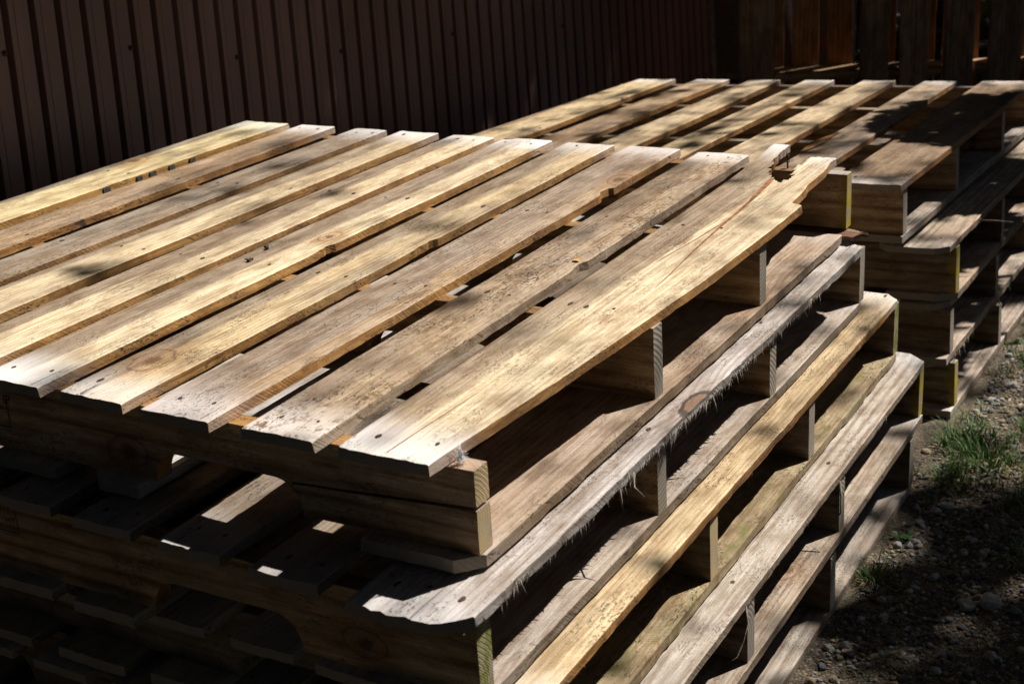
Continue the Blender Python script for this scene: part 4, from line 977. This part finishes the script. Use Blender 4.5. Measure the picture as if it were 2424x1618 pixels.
for nm, lc, ex, lab, hh in (('hedge', (.5, -3.6, -.51), 5.5, 'tall hedge added behind the viewer, out of frame, to block sky light', 3.8), ('hedge', (0, 9.5, -.51), 7.5, 'high conifer screen added far behind the standing pallets, out of frame, to block sky light', 7.0), ('hedge', (-3.4, 1.0, -.51), 5.9, 'high conifer screen added behind the metal wall, out of frame, to block sky light', 6.0), ('hedge', (4.6, -.6, -.51), 3.6, 'tall hedge added on the right side, out of frame, to block sky light', 5.5)):  # unseen leaf screens added to cut sky light and deepen the shade
    hg = empty(nm, lc, (0, 0, 0 if abs(lc[0]) < 1 else math.pi/2)); tag(hg, lab, 'hedge')
    pts = [(r.uniform(-ex, ex), r.gauss(0, .3), r.uniform(0, hh)) for _ in range(int(170*2*ex*hh))]
    link('foliage', leaf_mesh(pts, r, .2, .32).mesh('foliage'), [HL], hg)
# ------------------------------------------------------------------ the tree overhead whose shade dapples the yard
def dens(x, y):
    """how thick the foliage is between the sun and the point (x, y) at z = 0.1"""
    def inside(x0, x1, y0, y1, s=.12):
        f = lambda v: 1/(1+math.exp(-max(-40, min(40, v))))
        return f((x-x0)/s*4)*f((x1-x)/s*4)*f((y-y0)/s*4)*f((y1-y)/s*4)
    band = abs(y-(3.4+(x+.5)*.478)-.12)
    lit = max((1/(1+math.exp(min(40, (band-.26)/.04))))*(1 if -1.1 < x < 1.3 else 0)*.9, inside(-1.33, .37, -.35, 1.75, .07), inside(-1.2, .36, 1.5, 2.85, .1)*.92, inside(.15, .68, 1.72, 2.7, .1)*.92, inside(.3, .9, -.2, 1.9, .15)*.16)
    return 1-lit
rs = np.random.RandomState(21)
tree = empty('tree', (3.0, 4.9, -.51)); tag(tree, 'leafy tree standing to the right out of frame, dappling the pallets with shade', 'tree')
leaves = []; S = np.array([.393, .67, 1.0]); twigs = []
def add_twig(qx, qy, h, nl, spread=.075):
    c = np.array([qx, qy, .1])+S*h
    d = rs.normal(size=3); d[2] *= .4; d /= np.linalg.norm(d); twigs.append((c-d*spread*1.2, c+d*spread*1.2))
    for _ in range(nl): leaves.append(c+d*rs.uniform(-1.2, 1.2)*spread+rs.normal(size=3)*spread*.33)
n_ = 0
while n_ < 12500:
    qx, qy = rs.uniform(-3.2, 2.6), rs.uniform(-2.2, 6.5)
    if rs.rand() < dens(qx, qy)*.95: add_twig(qx, qy, rs.uniform(2.6, 4.4), 8); n_ += 1
for _ in range(6500):
    add_twig(rs.uniform(-2.8, -1.41), rs.uniform(-2.0, 4.2), rs.uniform(2.6, 4.4), 8)
# light dapples over the decks
for _ in range(190):
    qx, qy = rs.uniform(-1.35, .45), rs.uniform(-.3, 1.8); add_twig(qx, qy, rs.uniform(2.8, 5.6), rs.randint(1, 4) if rs.rand() < .85 else 6, .055)
for _ in range(210):
    qx, qy = rs.uniform(-1.3, .6), rs.uniform(1.5, 2.9); add_twig(qx, qy, rs.uniform(3.0, 4.6), rs.randint(3, 8), .05)
# unseen low leaf clump, added to cast the round shade on the far stack
for _ in range(900):
    a = rs.uniform(0, 6.283); q = math.sqrt(rs.rand()); 
    lx, ly = -.0+.225*q*math.cos(a)+.0, 2.17+.30*q*math.sin(a)
    hh = .95+rs.uniform(-.07, .07)
    for _k in range(3): leaves.append(np.array([lx, ly, -.02])+S*hh+rs.normal(size=3)*.008)
rp = random.Random(6)
link('foliage', leaf_mesh([Vector(p)-Vector((3.0, 4.9, -.51)) for p in leaves], rp, .045, .075).mesh('foliage'), [TL], tree)
mb = MB(); O = Vector((3.0, 4.9, -.51))
mb.tube([(0, 0, 0), (-.05, -.02, .9), (-.12, -.1, 1.9), (-.3, -.3, 3.0)], [.17, .14, .12, .09], 12)
link('trunk', mb.mesh('trunk'), [BARK], tree)
mb = MB(); hub = Vector((-.2, -.2, 2.4)); ends = []
for k in range(34):
    qx, qy = rs.uniform(-3, 2.4), rs.uniform(-2, 5.3)
    if dens(qx, qy) < .7: continue
    e = Vector(np.array([qx, qy, .1])+S*rs.uniform(3.0, 4.4))-O; m = (hub+e)/2+Vector((0, 0, .25))
    if any(dens(*(lambda q: (q.x-.393*(q.z-.1), q.y-.67*(q.z-.1)))(m.lerp(e, f)+O)) < .5 for f in (0, .2, .4, .6, .8, 1)): continue
    ends.append(e)
    mq = Vector(m)+O; pr = (mq.x-.393*(mq.z-.1), mq.y-.67*(mq.z-.1))
    mb.tube([hub, m, e], [.05, .022, .006], 6)
low = Vector(np.array([.05, 2.3, -.02])+S*.95)-O
mb.tube([(-.08, -.05, 1.3), (-.9, -.9, 1.6), low], [.035, .022, .01], 6)
link('limb', mb.mesh('limb'), [BARK], tree)
mb = MB()
for a, b in twigs[::2]:
    mb.tube([Vector(a)-O, Vector(b)-O], [.0022, .0012], 3)
link('twig', mb.mesh('twig'), [BARK], tree)

# second tree added out of view, its crown shutting out most of the sky
sky_block_tree = empty('tree', (1.9, -4.2, -.51)); tag(sky_block_tree, 'broad dark tree added behind the viewer, its unseen crown blocking sky light', 'tree')
O2 = Vector((1.9, -4.2, -.51)); lv = []; rs = np.random.RandomState(77)
while len(lv) < 66000:
    p = np.array([rs.uniform(-5.5, 5.0), rs.uniform(-6, 8.0), rs.uniform(3.3, 5.6)])
    q = p[:2]-S[:2]*(p[2]-.1)
    if rs.rand() < dens(q[0], q[1])**2: lv.append(Vector(p)-O2)
link('foliage', leaf_mesh(lv, rp, .15, .27).mesh('foliage'), [HL], sky_block_tree)
mb = MB(); mb.tube([(0, 0, 0), (.05, .05, 1.6), (0, .1, 3.0), (-.1, .3, 4.3)], [.22, .18, .15, .1], 12)
link('trunk', mb.mesh('trunk'), [BARK], sky_block_tree)
mb = MB()
for k in range(18):
    a = k*.35; e = Vector((3.4*math.cos(a), 3.4*math.sin(a)*.8+1.5, 4.9)); q = e+O2
    if dens(q.x-.393*(q.z-.1), q.y-.67*(q.z-.1)) < .8: continue
    mb.tube([(0, .1, 2.9), (e.x*.5, e.y*.5, 4.4), e], [.07, .04, .012], 6)
link('limb', mb.mesh('limb'), [BARK], sky_block_tree)
